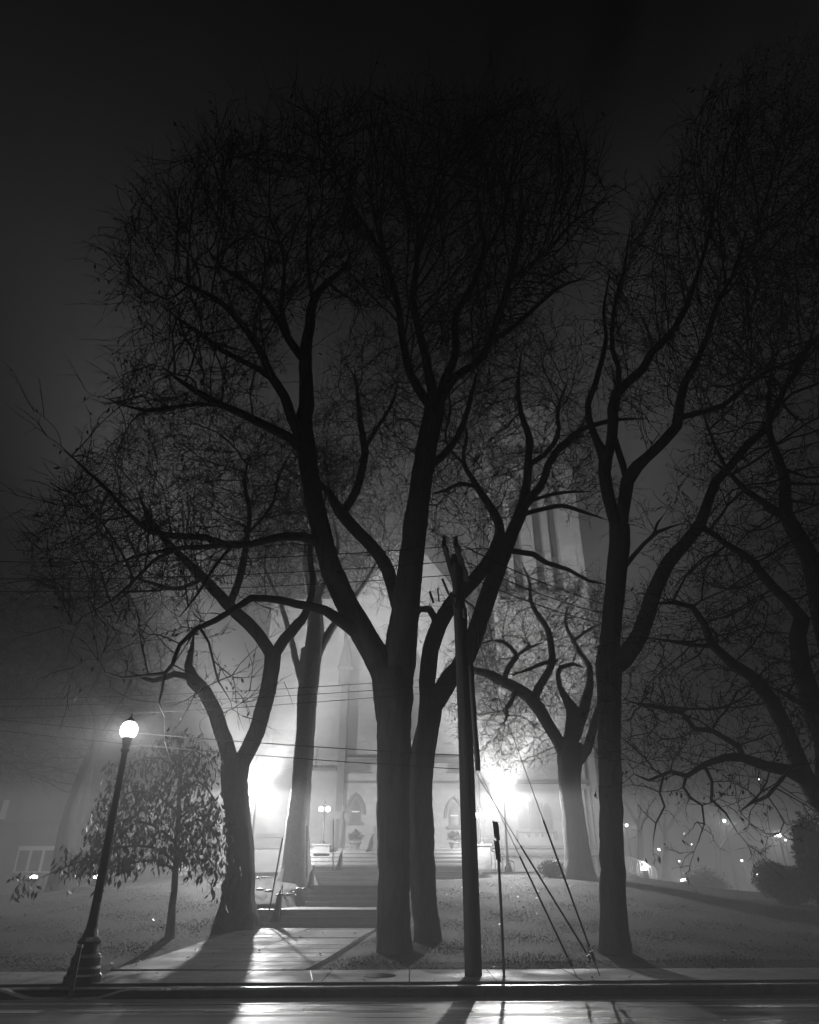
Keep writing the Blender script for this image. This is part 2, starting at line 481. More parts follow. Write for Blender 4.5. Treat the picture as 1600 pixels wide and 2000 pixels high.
def tree(name, label, limbs, env, seed, base=None, group=None, step=0.36, natt=3000, trop=(0,0,0.08), twigL=0.75, twigp=0.8,
         leafp=0.0, tip=0.007, di=3.2, dk=0.55, curl=0.16, droop=0.0, cat='tree', kink=0.0, leafsize=0.13, bark=None, twigr=0.010, inertia=0.35, spread=0.55, outline=None, inner=0.15, hang=0.7, leafn=(1, 4), side=2, sider=1.0, jit=.14, carve=0, tl=.85):
    rng = random.Random(seed); nr = np.random.RandomState(seed)
    chains = []; seedP = []; seedR = []
    near = []
    for li, L in enumerate(limbs):
        if li and L[-1][3] <= 9: L = L[:-1]+[(L[-1][0], L[-1][1], L[-1][2], min(L[-1][3], 1.6))]
        if kink:
            L = [L[0]]+[(p[0]+rng.uniform(-kink, kink), p[1]+rng.uniform(-kink, kink), p[2], p[3]) for p in L[1:-1]]+[L[-1]]
        p, r = limb_points(L, 0.3, rng, 0.025)
        chains.append((p, r))
        k0 = 0 if li else int(len(p)*0.45)
        if li and side and L[-1][3] <= 9:
            for q, rq in zip(p[int(len(p)*.3):], r[int(len(p)*.3):]):
                for _ in range(side):
                    u_ = nr.normal(size=3); u_ /= np.linalg.norm(u_)
                    near.append(tuple(q+u_*nr.uniform(.35, 1)*sider*(1.3 if rq < .05 else .8)))
            e_ = p[-1]-p[-3]; e_ = e_/np.linalg.norm(e_)
            near += [tuple(p[-1]+e_*nr.uniform(.2, .9)*sider+nr.normal(0, .3, 3)*sider) for _ in range(side*4)]
        seedP += [tuple(q) for q in p[k0:]]; seedR += list(r[k0:])
    bp = chains[0][0][0]; loc = Vector((bp[0], bp[1], terrain(bp[0], bp[1])))
    # foot: flare into the ground
    p, r = chains[0]
    n = 6; ex = np.array([[bp[0], bp[1], bp[2]-0.12*(k)] for k in range(n, 0, -1)])
    er = np.array([r[0]*(1+0.10*k) for k in range(n, 0, -1)])
    chains[0] = (np.vstack([ex, p]), np.concatenate([er, r]))
    root = thing(name, label, cat, loc, group)
    chains = [refine(*c) for c in chains]
    tr = tubes_mesh('trunk', chains, bark or BARK, root, 30, 0.042)
    # buttress roots
    # attractors
    att = []
    tot = sum(e[3]*e[4]*e[5] for e in env)
    for e in env:
        c = P(e[0], e[1], e[2]); m = int(natt*e[3]*e[4]*e[5]/tot)
        u = nr.normal(size=(m, 3)); u /= np.linalg.norm(u, axis=1, keepdims=True)
        rr = nr.uniform(inner, 1, m)**(1/2.4)
        q = u*rr[:, None]*np.array([e[3], e[4], e[5]])+np.array(c)
        # ragged outline
        att += [tuple(t) for t in q if t[2] > 1.5 and math.sin(t[0]*1.9+seed)*math.sin(t[1]*1.7+t[2]*.6)*math.sin(t[2]*1.6+t[0]*.7) > -1+carve and (outline is None or shows_in(t, outline))]
    att += near
    pos, par, dirs = grow(seedP, att, step, di, dk, 90, Vector(trop), rng, inertia, jit)
    ns = len(seedP); N = len(pos)
    cnt = np.zeros(N)
    ch = [[] for _ in range(N)]
    for i in range(N-1, ns-1, -1):
        if cnt[i] == 0: cnt[i] = 1
        cnt[par[i]] += cnt[i]
        ch[par[i]].append(i)
    rad = tip*np.maximum(cnt, 1)**0.46
    for i in range(ns): rad[i] = seedR[i]
    for i in range(ns, N): rad[i] = min(rad[i], rad[par[i]]*0.92)
    bchains = {4: [], 6: []}
    starts = [(i, c) for i in range(ns) for c in ch[i]]
    while starts:
        i, c = starts.pop(); pts = [pos[i]]; rs = [min(rad[i], rad[c]*1.15)]
        cur = c
        while True:
            pts.append(pos[cur]); rs.append(rad[cur])
            if not ch[cur]: break
            k = max(ch[cur], key=lambda z: rad[z])
            for o_ in ch[cur]:
                if o_ != k: starts.append((cur, o_))
            cur = k
        rs[-1] *= 0.5
        bchains[6 if max(rs) > 0.035 else 4].append((np.array([tuple(q) for q in pts]), np.array(rs)))
    big = [c for c in bchains[6]]
    tubes_mesh('branches', big, BARK if not bark else bark, root, 6) if big else None
    tw = []; anch = []
    for i in range(ns, N):
        if rad[i] < 0.03:
            m = 1+(rng.random() < twigp*0.5) if rng.random() < twigp else 0
            if not ch[i]: m = max(m, 1)
            for _ in range(m):
                d = dirs[i]+Vector((rng.gauss(0, spread), rng.gauss(0, spread), rng.gauss(0, spread)+trop[2]*2))
                twig_cloud(pos[i], d, twigL*rng.uniform(0.6, 1.25), 4, rng, tw, twigr, curl, droop, 0, tl)
            if leafp and rng.random() < leafp:
                for _ in range(rng.randint(*leafn)): anch.append(pos[i]+Vector((rng.gauss(0, .12), rng.gauss(0, .12), rng.gauss(0, .12))))
                if tw and rng.random() < .7: 
                    e = tw[-1][0][-1]; anch.append(Vector(e)); anch.append(Vector(tw[-1][0][-2]))
    tubes_mesh('twigs', bchains[4]+tw, TWIG, root, 3)
    if anch: leaves_mesh('leaves', anch, leafsize, rng, LEAF, root, hang)
    print('TREE', label[:30], 'nodes', N, 'twigs', len(tw), 'leaves', len(anch))
    return root
# ---------------------------------------------------------------- the big trees
def ln(D0, D1, pts):           # spread distances evenly from D0 to D1 along a limb
    n = len(pts)-1
    return [(p[0], p[1], D0+(D1-D0)*i/n, p[2]) for i, p in enumerate(pts)]
T1 = [
 ln(18.3, 18.2, [(772,1868,74),(770,1820,66),(769,1700,63),(768,1560,62),(769,1440,66),(768,1360,76),(764,1310,84)]),
 ln(18.2, 15.5, [(757,1320,60),(725,1265,50),(690,1205,46),(655,1130,42),(630,1050,38),(612,970,36),(602,900,36),(594,830,32),(600,760,27),(596,700,24),(605,640,20),(612,590,17),(640,550,12),(668,530,9),(690,480,7)]),
 ln(18.2, 17.0, [(775,1340,66),(785,1250,60),(798,1140,50),(810,1040,46),(822,950,42),(832,880,40),(846,810,40),(852,770,36)]),
 ln(16.0, 14.6, [(612,590,10),(604,540,8),(600,480,6),(604,420,5)]),
 ln(16.4, 15.6, [(597,705,18),(570,672,16),(544,622,14),(522,592,12),(491,557,9),(434,522,7),(400,480,5)]),
 ln(16.2, 14.8, [(563,655,12),(550,600,10),(556,535,8),(552,470,6)]),
 ln(16.8, 14.8, [(594,870,24),(570,815,20),(556,775,19),(530,734,17),(508,684,15),(478,640,13),(434,592,11),(392,568,8),(325,539,5)]),
 ln(16.0, 17.5, [(530,738,12),(491,714,11),(434,684,10),(395,653,8),(360,631,7),(325,603,5)]),
 ln(17.0, 15.4, [(598,890,22),(560,852,19),(478,811,16),(412,780,13),(360,749,10),(322,722,6)]),
 ln(16.2, 17.5, [(440,793,8),(380,790,8),(303,802,7),(259,797,5),(200,775,4)]),
 ln(17.3, 14.6, [(620,1058,22),(592,1048,18),(545,1050,16),(490,1062,14),(440,1064,14),(400,1050,13),(345,1047,12),(300,1040,10),(255,1008,8),(215,962,7),(165,915,5),(120,872,4)]),
 ln(16.0, 15.4, [(452,1064,10),(395,1068,10),(340,1072,8),(270,1085,6),(200,1112,4)]),
 ln(16.0, 15.0, [(452,1068,7),(418,1108,6),(388,1158,5),(350,1205,3)]),
 ln(15.8, 14.8, [(340,1075,8),(300,1095,7),(262,1135,6),(215,1175,4),(160,1205,3)]),
 ln(17.7, 14.2, [(692,1232,26),(660,1208,22),(635,1192,19),(580,1178,16),(520,1168,14),(490,1168,14),(460,1188,12),(420,1212,11),(385,1228,10),(352,1258,8),(337,1298,8),(322,1315,7),(290,1318,6),(240,1324,5),(205,1312,3)]),
 ln(14.8, 14.6, [(322,1315,5),(316,1350,5),(310,1372,4),(322,1400,3)]),
 ln(15.6, 15.2, [(392,1228,6),(408,1255,5),(416,1290,4),(426,1330,4),(450,1368,3)]),
 ln(17.8, 16.4, [(848,905,16),(880,873,13),(905,828,11),(920,775,9),(935,720,7)]),
 ln(17.2, 15.0, [(846,800,20),(820,762,18),(803,735,17),(787,660,15),(777,591,13),(752,497,9),(730,420,6)]),
 ln(17.2, 14.8, [(850,790,20),(832,700,18),(819,650,16),(808,585,13),(816,490,9),(815,400,6)]),
 ln(17.2, 15.6, [(855,790,20),(872,735,17),(890,690,15),(890,620,13),(925,554,11),(946,490,9),(941,440,7),(930,350,5)]),
 ln(17.2, 15.4, [(858,785,20),(888,738,17),(940,700,15),(962,650,14),(989,570,12),(1010,500,10),(1015,440,8),(1022,350,5)]),
 ln(16.0, 15.4, [(1000,545,8),(1069,490,8),(1122,432,6),(1186,389,4)]),
 ln(16.8, 18.0, [(960,668,10),(1015,628,9),(1090,562,8),(1140,545,5)]),
 ln(16.0, 14.4, [(946,500,7),(985,420,6),(1000,330,5),(1010,260,4)]),
 ln(15.6, 13.6, [(752,500,6),(700,420,6),(660,350,5),(640,290,4)]),
 ln(15.6, 14.0, [(816,500,7),(850,410,6),(870,330,5),(880,260,4)]),
]
tree('elm_tree', 'huge bare elm in the middle, trunk forking low, its crown filling the sky', T1,
     [(430,560,16.5,6.4,5.5,7.5),(720,430,15.0,6.5,5.0,7.0),(960,420,15.6,5.6,5.0,7.2),(330,760,16.5,4.5,4,3.2),(850,560,16,5,4,5),(200,1000,15.2,2.8,2.2,2.4),(330,1120,15.2,3.2,2.2,1.8),(130,1130,15,2.2,2,1.8),(430,1290,14.8,1.0,1.0,1.0),(300,1350,14.4,1.3,1.2,.9),(200,1290,14.3,1.3,1,.7)], 11,
     natt=19000, trop=(0,0,0.18), sider=.7, leafp=0.40, tip=0.017, step=0.32, dk=0.42, twigL=1.0, inertia=0.9, jit=.09, carve=.72, curl=.10, spread=0.28, twigr=0.013, twigp=.52, tl=.7, leafsize=0.15, inner=.3,
     outline=[[(225,480),(255,380),(310,330),(390,290),(440,250),(540,255),(620,215),(720,215),(800,200),(900,205),(1010,200),(1110,240),(1165,330),(1170,420),(1120,530),(1010,620),(930,740),(880,700),(760,600),(690,620),(620,560),(560,640),(520,740),(430,800),(225,805),(215,760),(290,650),(240,600),(225,540)],
              [(130,880),(200,900),(280,990),(420,1030),(470,1080),(400,1220),(470,1290),(460,1380),(330,1400),(210,1330),(200,1230),(80,1180),(70,1080),(60,1000),(100,950)]])
T1b = [ln(18.6,19.5,[(780,1230,30),(771,1180,26),(757,1112,26),(725,1066,26),(690,1030,25),(666,1000,24),(645,965,14),(626,945,10),(605,905,8)])]
T2 = [
 ln(19.6, 19.6, [(836,1842,58),(832,1800,50),(824,1700,54),(820,1600,54),(822,1500,50),(836,1420,44),(842,1370,46)]),
 ln(19.6, 19.0, [(838,1400,34),(834,1330,32),(842,1270,32),(858,1220,32),(885,1178,30),(925,1135,26),(955,1095,26),(972,1060,22),(976,1025,18),(964,1000,17),(945,970,15),(930,948,13),(905,900,8),(912,850,6),(900,800,5)]),
 ln(19.6, 20.0, [(850,1375,36),(880,1325,38),(910,1285,36),(930,1230,34),(948,1180,34),(965,1130,32),(985,1080,28),(1000,1040,26),(1018,1000,24),(1028,950,17),(1032,900,15),(1034,856,14),(1018,805,10),(1012,750,8),(1020,680,6)]),
 ln(20.0, 21.5, [(1020,995,18),(1042,968,15),(1060,940,15),(1078,895,14),(1110,860,13),(1142,837,11),(1200,820,8),(1260,818,5)]),
 ln(20.0, 19.0, [(1030,910,12),(1065,885,10),(1090,850,9),(1090,800,7),(1110,740,5)]),
 ln(19.6, 18.5, [(855,1225,16),(840,1190,14),(820,1190,12),(812,1210,8)]),
 ln(20.0, 20.4, [(990,1075,12),(1040,1082,11),(1070,1100,10),(1110,1112,8),(1150,1135,6),(1180,1140,4)]),
 ln(20.0, 21.0, [(1015,1005,10),(1060,995,9),(1100,988,9),(1140,1000,7),(1185,1015,5)]),
 ln(20.0, 20.5, [(1020,985,8),(1060,970,7),(1100,962,7),(1150,960,5)]),
 ln(19.3, 18.8, [(935,952,9),(900,945,9),(870,958,7),(845,965,6)]),
 ln(19.2, 18.0, [(905,905,6),(870,860,5),(880,800,5),(870,740,4)]),
 ln(19.6, 20.0, [(790,1215,30),(771,1160,26),(757,1112,26),(725,1066,25),(690,1030,24),(666,1000,24),(645,965,14),(626,945,10),(605,905,8)]),
 ln(20.0, 19.4, [(668,1003,18),(695,960,16),(711,905,15),(712,870,13),(704,830,11),(700,780,8),(692,715,5)]),
 ln(20.0, 21.0, [(712,875,9),(740,830,8),(765,790,7),(780,740,5)]),
]
tree('elm_tree', 'leaning bare elm close behind the big trunk, splitting above the utility pole', T2,
     [(1010,840,19.5,3.7,4,4.2),(740,860,20,4.2,4,4.4),(1080,980,20.5,3.2,3,2.6),(900,1010,19,2.4,3,3),(880,740,19.5,4.2,3.5,2.8)], 23,
     outline=[[(640,700),(700,640),(800,640),(860,600),(1000,600),(1100,560),(1160,640),(1160,880),(1240,1000),(1100,960),(1000,980),(900,1120),(840,1060),(800,900),(680,960),(620,1000),(590,900)]],
     carve=.7, natt=6500, trop=(0,0,0.05), leafp=0.14, tip=0.011, step=0.32, dk=0.42, twigp=1.0, curl=0.28, twigL=0.7)
T3 = [
 ln(18.2, 18.0, [(1202,1868,66),(1200,1800,54),(1196,1700,48),(1193,1550,44),(1190,1400,44),(1190,1300,50),(1192,1262,44)]),
 ln(18.0, 17.2, [(1190,1290,40),(1196,1200,38),(1203,1120,38),(1210,1060,40),(1210,1025,38)]),
 ln(17.3, 16.8, [(1206,1030,26),(1190,975,24),(1180,926,24),(1182,894,26),(1164,858,14),(1150,819,13),(1148,790,12),(1164,747,11),(1175,705,10),(1184,660,8),(1180,600,6),(1195,520,5)]),
 ln(17.1, 15.0, [(1184,905,20),(1196,850,20),(1197,800,21),(1204,768,21),(1228,745,18),(1257,718,17),(1273,688,15),(1308,655,13),(1340,600,11),(1368,520,8),(1388,440,6),(1400,360,4)]),
 ln(16.8, 16.0, [(1206,765,12),(1208,715,10),(1196,680,10),(1200,600,8),(1220,520,6),(1230,450,4)]),
 ln(17.3, 14.6, [(1213,1030,26),(1220,975,24),(1226,940,26),(1245,910,24),(1264,893,20),(1297,862,20),(1321,832,20),(1327,796,18),(1338,747,15),(1360,705,12),(1383,655,10),(1402,590,8),(1440,520,6),(1460,430,4)]),
 ln(17.0, 17.2, [(1230,950,14),(1215,905,13),(1206,872,12),(1197,842,11),(1196,800,9)]),
 ln(15.9, 14.5, [(1330,816,12),(1376,803,11),(1412,792,10),(1451,760,9),(1506,722,8),(1555,703,6),(1590,660,4)]),
 ln(17.9, 16.0, [(1222,1104,11),(1240,1082,9),(1258,1062,8),(1283,1040,8),(1334,1022,5)]),
 ln(17.0, 16.8, [(1276,1045,6),(1285,1022,5),(1295,1008,5)]),
 ln(18.0, 14.4, [(1196,1300,42),(1218,1285,38),(1240,1256,34),(1260,1215,32),(1282,1147,28),(1308,1095,26),(1340,1060,24),(1368,1027,22),(1382,981,19),(1399,942,18),(1425,914,16),(1457,871,15),(1490,842,14),(1513,806,13),(1532,757,11),(1565,712,9),(1590,640,6)]),
 ln(15.6, 15.0, [(1420,918,8),(1400,880,7),(1385,840,5),(1370,800,4)]),
 ln(16.0, 15.2, [(1375,1030,8),(1400,1045,8),(1425,1070,7)]),
]
tree('elm_tree', 'tall straight bare elm on the right lawn, fork at lamp height', T3,
     [(1290,520,15.6,4.4,4,6.0),(1450,500,14.5,4.6,4,6.5),(1230,680,16.5,3.0,3,4.0),(1420,760,15,3.6,3.5,3.6),(1550,620,14,3.5,3,5),(1350,930,16,2,2.5,1.6)], 37,
     outline=[[(1180,700),(1180,540),(1240,430),(1310,340),(1335,240),(1400,160),(1600,120),(1660,150),(1660,700),(1560,760),(1450,830),(1380,850),(1300,780),(1250,820),(1180,800)]],
     natt=12000, trop=(0,0,0.12), leafp=0.36, tip=0.012, step=0.32, dk=0.42, curl=0.13, inertia=.8, jit=.1, carve=.75, spread=.32, twigr=.011, twigp=.65, tl=.6, leafsize=.13)
T7 = [
 ln(14.6, 14.4, [(1700,1880,90),(1690,1780,80),(1672,1680,76),(1645,1600,70),(1612,1555,60)]),
 ln(14.4, 12.8, [(1604,1565,44),(1575,1520,34),(1552,1468,32),(1524,1412,30),(1505,1366,28),(1468,1325,24),(1427,1296,20),(1392,1258,16),(1376,1219,14),(1350,1188,11),(1311,1177,8),(1270,1180,5)]),
 ln(14.4, 12.8, [(1604,1555,34),(1575,1527,26),(1536,1506,23),(1497,1492,20),(1452,1478,17),(1417,1478,14),(1375,1494,11),(1340,1517,9),(1308,1506,7),(1266,1524,5),(1238,1512,3)]),
 ln(13.3, 13.2, [(1340,1517,6),(1333,1538,6),(1347,1555,5),(1371,1576,4),(1375,1610,3),(1365,1640,2)]),
 ln(13.2, 13.4, [(1296,1515,5),(1290,1545,4),(1296,1575,4),(1284,1605,3),(1276,1640,2)]),
 ln(13.4, 13.2, [(1376,1494,7),(1388,1527,6),(1392,1565,5),(1415,1590,4),(1440,1625,2)]),
 ln(13.7, 12.6, [(1452,1478,12),(1443,1456,11),(1408,1440,10),(1392,1428,10),(1357,1422,9),(1336,1391,8),(1305,1386,7),(1252,1379,5),(1222,1368,3)]),
 ln(14.4, 14.0, [(1612,1560,50),(1618,1480,48),(1600,1420,44),(1580,1360,38),(1565,1300,34),(1560,1240,30),(1568,1205,28)]),
 ln(14.0, 13.0, [(1568,1210,24),(1535,1170,20),(1490,1128,18),(1467,1095,15),(1420,1065,12),(1385,1040,9),(1350,1030,6)]),
 ln(14.2, 13.4, [(1630,1300,44),(1605,1180,40),(1581,1095,34),(1555,1040,30),(1535,1005,26),(1532,942,20),(1519,894,17),(1506,845,13),(1500,780,10),(1510,700,7)]),
 ln(13.9, 13.0, [(1532,1010,16),(1490,980,13),(1451,949,11),(1430,925,9),(1390,900,6)]),
 ln(13.8, 12.6, [(1540,1505,8),(1500,1555,7),(1470,1570,5),(1445,1585,3)]),
 ln(14.0, 13.2, [(1590,1390,12),(1540,1360,10),(1500,1340,8)]),
 ln(13.6, 12.8, [(1400,1262,9),(1350,1262,7),(1310,1250,6),(1265,1245,4)]),
]
tree('elm_tree', 'dark bare elm leaning in from the right edge with low twisting limbs', T7,
     [(1420,1330,13.0,2.6,2.5,1.6),(1330,1520,13,1.3,1.5,1.0),(1500,1080,13.2,2.4,2.5,2.6),(1570,800,13.4,2.6,3,4.5),(1400,1400,12.8,2.4,2,1.0),(1530,1580,13,1.0,1.2,.8),(1560,350,13,3,3,5),(1380,1150,13.2,1.6,2,1.0)], 51,
     sider=.5, carve=.72, natt=8000, trop=(0,0,-0.02), leafp=0.34, leafsize=.095, tip=0.010, tl=.6, step=0.24, dk=0.30, twigr=.007, twigp=1.0, di=2.4, curl=0.34, twigL=0.42, kink=3)
T4 = [
 ln(23.0, 23.0, [(463,1800,88),(465,1760,66),(470,1690,56),(466,1610,48),(460,1550,48),(458,1510,52),(460,1482,52)]),
 ln(23.0, 22.4, [(455,1500,30),(440,1450,30),(420,1392,28),(400,1352,27),(378,1328,26),(368,1300,16),(375,1265,9),(380,1230,6)]),
 ln(23.0, 23.5, [(470,1495,32),(494,1445,32),(515,1380,31),(529,1320,31),(533,1272,32)]),
 ln(23.5, 22.5, [(531,1280,24),(505,1240,24),(480,1214,24),(441,1177,22),(397,1129,19),(362,1094,15),(327,1058,12),(290,1010,8),(270,960,5)]),
 ln(23.0, 22.0, [(448,1186,15),(463,1146,15),(476,1094,14),(482,1050,11),(488,1000,9),(478,940,7),(490,880,4)]),
 ln(23.5, 25.0, [(536,1278,22),(555,1250,22),(580,1222,20),(598,1195,15),(612,1140,12),(605,1080,10),(612,1020,8),(590,940,5)]),
 ln(22.8, 21.8, [(397,1129,8),(350,1150,8),(300,1140,7),(240,1120,5)]),
 ln(22.6, 23.5, [(374,1326,12),(340,1316,12),(300,1330,9),(250,1310,6)]),
 ln(23.5, 22.8, [(482,1045,6),(530,990,6),(545,930,5),(570,880,4)]),
]
tree('elm_tree', 'bare elm beside the bright left lamp, shadow stretching down the walk', T4,
     [(400,960,22.5,5.2,4.5,4.0),(560,950,23.5,3.6,4,3.8),(250,1060,22,3.4,3.5,3.0),(420,850,22.5,4.4,4,2.6),(150,1080,22,2.5,3,2.5)], 63,
     outline=[[(40,1060),(130,940),(280,790),(420,770),(520,810),(660,800),(680,900),(640,1050),(560,1100),(350,1180),(180,1250),(60,1200)]],
     carve=.75, tl=.6, natt=8000, trop=(0,0,0.06), leafp=0.15, tip=0.010, step=0.34, dk=0.42, curl=0.3, twigp=1.0, twigr=.012)
T5 = [
 ln(30.5, 30.5, [(578,1730,84),(578,1700,62),(580,1620,46),(590,1520,38),(597,1420,36),(603,1330,40),(610,1270,44)]),
 ln(30.5, 30.5, [(608,1290,36),(616,1230,34),(612,1160,28),(602,1100,22),(606,1030,14),(590,960,9),(600,900,5)]),
 ln(30.5, 30.0, [(596,1360,14),(580,1300,14),(566,1240,12),(548,1180,9),(520,1120,7),(500,1060,4)]),
 ln(30.5, 31.5, [(615,1290,18),(640,1240,16),(672,1195,13),(705,1150,10),(735,1100,8),(750,1040,5)]),
 ln(30.5, 31.5, [(612,1180,14),(640,1130,12),(660,1070,9),(650,1010,6)]),
]
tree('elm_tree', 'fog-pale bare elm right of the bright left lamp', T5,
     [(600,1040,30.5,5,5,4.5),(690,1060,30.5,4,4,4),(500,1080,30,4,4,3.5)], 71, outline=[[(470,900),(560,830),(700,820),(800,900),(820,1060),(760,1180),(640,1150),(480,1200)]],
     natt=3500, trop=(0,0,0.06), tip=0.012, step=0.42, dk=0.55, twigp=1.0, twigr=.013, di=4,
     curl=0.2, twigL=0.9, bark=mat('fog_paled_bark', .22, .9, 9, .8, 18, .4, .3))  # bark lightened: the fog's paleness is put into its colour
T6 = [
 ln(31.5, 31.5, [(1132,1712,66),(1130,1680,52),(1122,1600,44),(1115,1530,42),(1114,1480,48),(1116,1450,44)]),
 ln(31.5, 30.5, [(1105,1475,26),(1085,1435,24),(1062,1398,24),(1040,1366,25),(1010,1345,22),(978,1328,20),(945,1315,15),(920,1305,10),(895,1290,5)]),
 ln(31.2, 31.0, [(1040,1372,16),(1050,1345,17),(1064,1322,15),(1078,1298,14),(1077,1262,13),(1071,1230,12),(1052,1202,10),(1036,1170,8),(1034,1140,6),(1020,1100,4)]),
 ln(30.8, 30.4, [(984,1330,12),(994,1304,11),(1010,1280,10),(1000,1262,8),(985,1252,8),(962,1250,5),(930,1262,4)]),
 ln(31.5, 31.0, [(1112,1460,30),(1120,1415,30),(1118,1385,26),(1104,1362,15),(1092,1342,11),(1090,1318,9),(1096,1302,9),(1120,1297,8),(1140,1304,6)]),
 ln(31.0, 30.4, [(1088,1290,8),(1060,1294,8),(1034,1307,7),(1000,1318,5)]),
 ln(31.5, 32.2, [(1122,1440,24),(1136,1395,22),(1152,1340,16),(1150,1302,12),(1134,1276,11),(1120,1252,9),(1105,1215,6),(1110,1180,4)]),
 ln(31.5, 32.0, [(1126,1490,20),(1148,1462,18),(1160,1410,15),(1175,1370,12),(1190,1330,9),(1220,1300,5)]),
 ln(30.9, 30.5, [(1008,1345,9),(1000,1370,9),(988,1385,8),(990,1400,7),(983,1417,5)]),
 ln(31.0, 30.0, [(1010,1280,6),(1035,1262,6),(1060,1255,5)]),
 ln(32, 31.4, [(1120,1252,6),(1155,1225,6),(1185,1215,4)]),
]
tree('maple_tree', 'gnarled multi-stemmed bare tree standing before the church at right', T6,
     [(1060,1240,31,4.2,3.5,3.4),(980,1330,31,3.2,3,2.4),(1150,1240,31.5,3.0,3,3.0),(990,1430,31,2.2,2.2,1.6)], 83,
     natt=5500, trop=(0,0,-0.05), tip=0.009, step=0.3, dk=0.36, di=2.6, twigp=1.0, curl=0.38, twigL=0.6, droop=0.05, kink=2, leafp=0.02)
T8 = [
 ln(31.0, 31.5, [(112,1742,48),(118,1700,36),(126,1640,29),(140,1580,24),(160,1520,22),(182,1470,20)]),
 ln(33.0, 32.0, [(180,1475,13),(190,1420,12),(170,1360,9),(130,1310,7),(90,1270,5)]),
 ln(33.0, 33.5, [(184,1470,13),(215,1410,11),(250,1350,9),(260,1290,7),(240,1230,4)]),
 ln(32.6, 32.0, [(172,1362,6),(200,1300,6),(190,1240,4),(210,1180,3)]),
]
tree('elm_tree', 'dim curved tree by the left building wall, nearly lost in fog', T8,
     [(110,1290,32.5,5,4,4.0),(230,1270,33,4,4,3.8),(60,1400,32,4,4,3)], 91, natt=5000, tip=0.012, step=0.42, dk=0.5, di=4, curl=0.3, twigL=0.8, twigp=1.0, twigr=.014, bark=TWIG)
def small_tree(label, x, y, D, h, seed):
    m = mpp(y, D); hp = h/m; r = random.Random(seed)
    L = [ln(D, D, [(x, y, .42/m), (x+2, y-hp*.15, .36/m), (x, y-hp*.32, .34/m)])]
    for k in range(3):
        s = (-1, 1, 0.15)[k]*r.uniform(.7, 1.1)
        L.append(ln(D, D+r.uniform(-1, 1), [(x, y-hp*.28, .24/m), (x+s*hp*.10, y-hp*.45, .19/m), (x+s*hp*.2, y-hp*.62, .12/m), (x+s*hp*.24, y-hp*.85, .05/m)]))
    tree('bare_tree', label, L, [(x, y-hp*.72, D, h*.36, h*.3, h*.3)], seed, side=0, natt=750, step=0.5, dk=0.65, di=4, tip=0.009, twigL=0.9, group='bare trees beyond the lawn')
small_tree('small distant forked tree right of the straight right elm', 1298, 1700, 56, 9.5, 101)
small_tree('faint distant tree behind the end of the iron railing', 1250, 1696, 52, 10, 103)
small_tree('faint far tree rising behind the ragged evergreen bush', 1402, 1722, 66, 9, 107)

# small tree keeping its drooping leaves
YT = [
 ln(20.2, 20.2, [(333,1822,19),(337,1770,14),(343,1710,12),(347,1640,10),(350,1560,8),(352,1490,6),(350,1440,3)]),
 ln(20.2, 19.4, [(343,1685,6),(300,1655,5),(235,1655,4),(150,1685,3),(85,1712,2)]),
 ln(20.2, 20.8, [(344,1700,5),(300,1680,4),(240,1690,3),(180,1705,2)]),
 ln(20.2, 21.0, [(346,1650,6),(300,1612,5),(240,1605,4),(195,1640,2)]),
 ln(20.2, 19.6, [(347,1630,6),(385,1600,5),(420,1625,3),(432,1670,2)]),
 ln(20.2, 20.8, [(349,1590,5),(310,1555,4),(260,1545,3),(215,1570,2)]),
 ln(20.2, 19.6, [(350,1550,5),(385,1525,4),(415,1555,3),(425,1590,2)]),
 ln(20.2, 19.8, [(351,1510,4),(315,1480,3),(280,1480,3),(245,1500,2)]),
 ln(20.2, 20.6, [(351,1490,4),(380,1465,3),(405,1480,2)]),
 ln(20.2, 19.4, [(343,1680,5),(370,1660,4),(400,1670,3),(425,1700,2)]),
]
tree('leafy_tree', 'small young tree with drooping dead leaves behind the left street lamp', YT,
     [(300,1600,20.2,2.6,1.5,2.0),(180,1680,19.8,1.7,1.0,.6),(345,1480,20.2,1.0,1.0,1.0),(390,1650,20,1.0,1.0,1.0)], 9, side=5, sider=.45, natt=1700, step=.16, dk=.20, di=2.2, trop=(0,0,-.05), tip=.004,
     twigL=.30, twigp=1.0, twigr=.005, droop=.10, curl=.3, leafp=.95, leafsize=.19, hang=1.1, leafn=(1,3), inner=.02,
     outline=[[(345,1425),(400,1435),(415,1500),(430,1580),(438,1690),(390,1700),(345,1680),(250,1700),(95,1718),(75,1702),(170,1650),(190,1575),(225,1545),(240,1480),(300,1445)]])

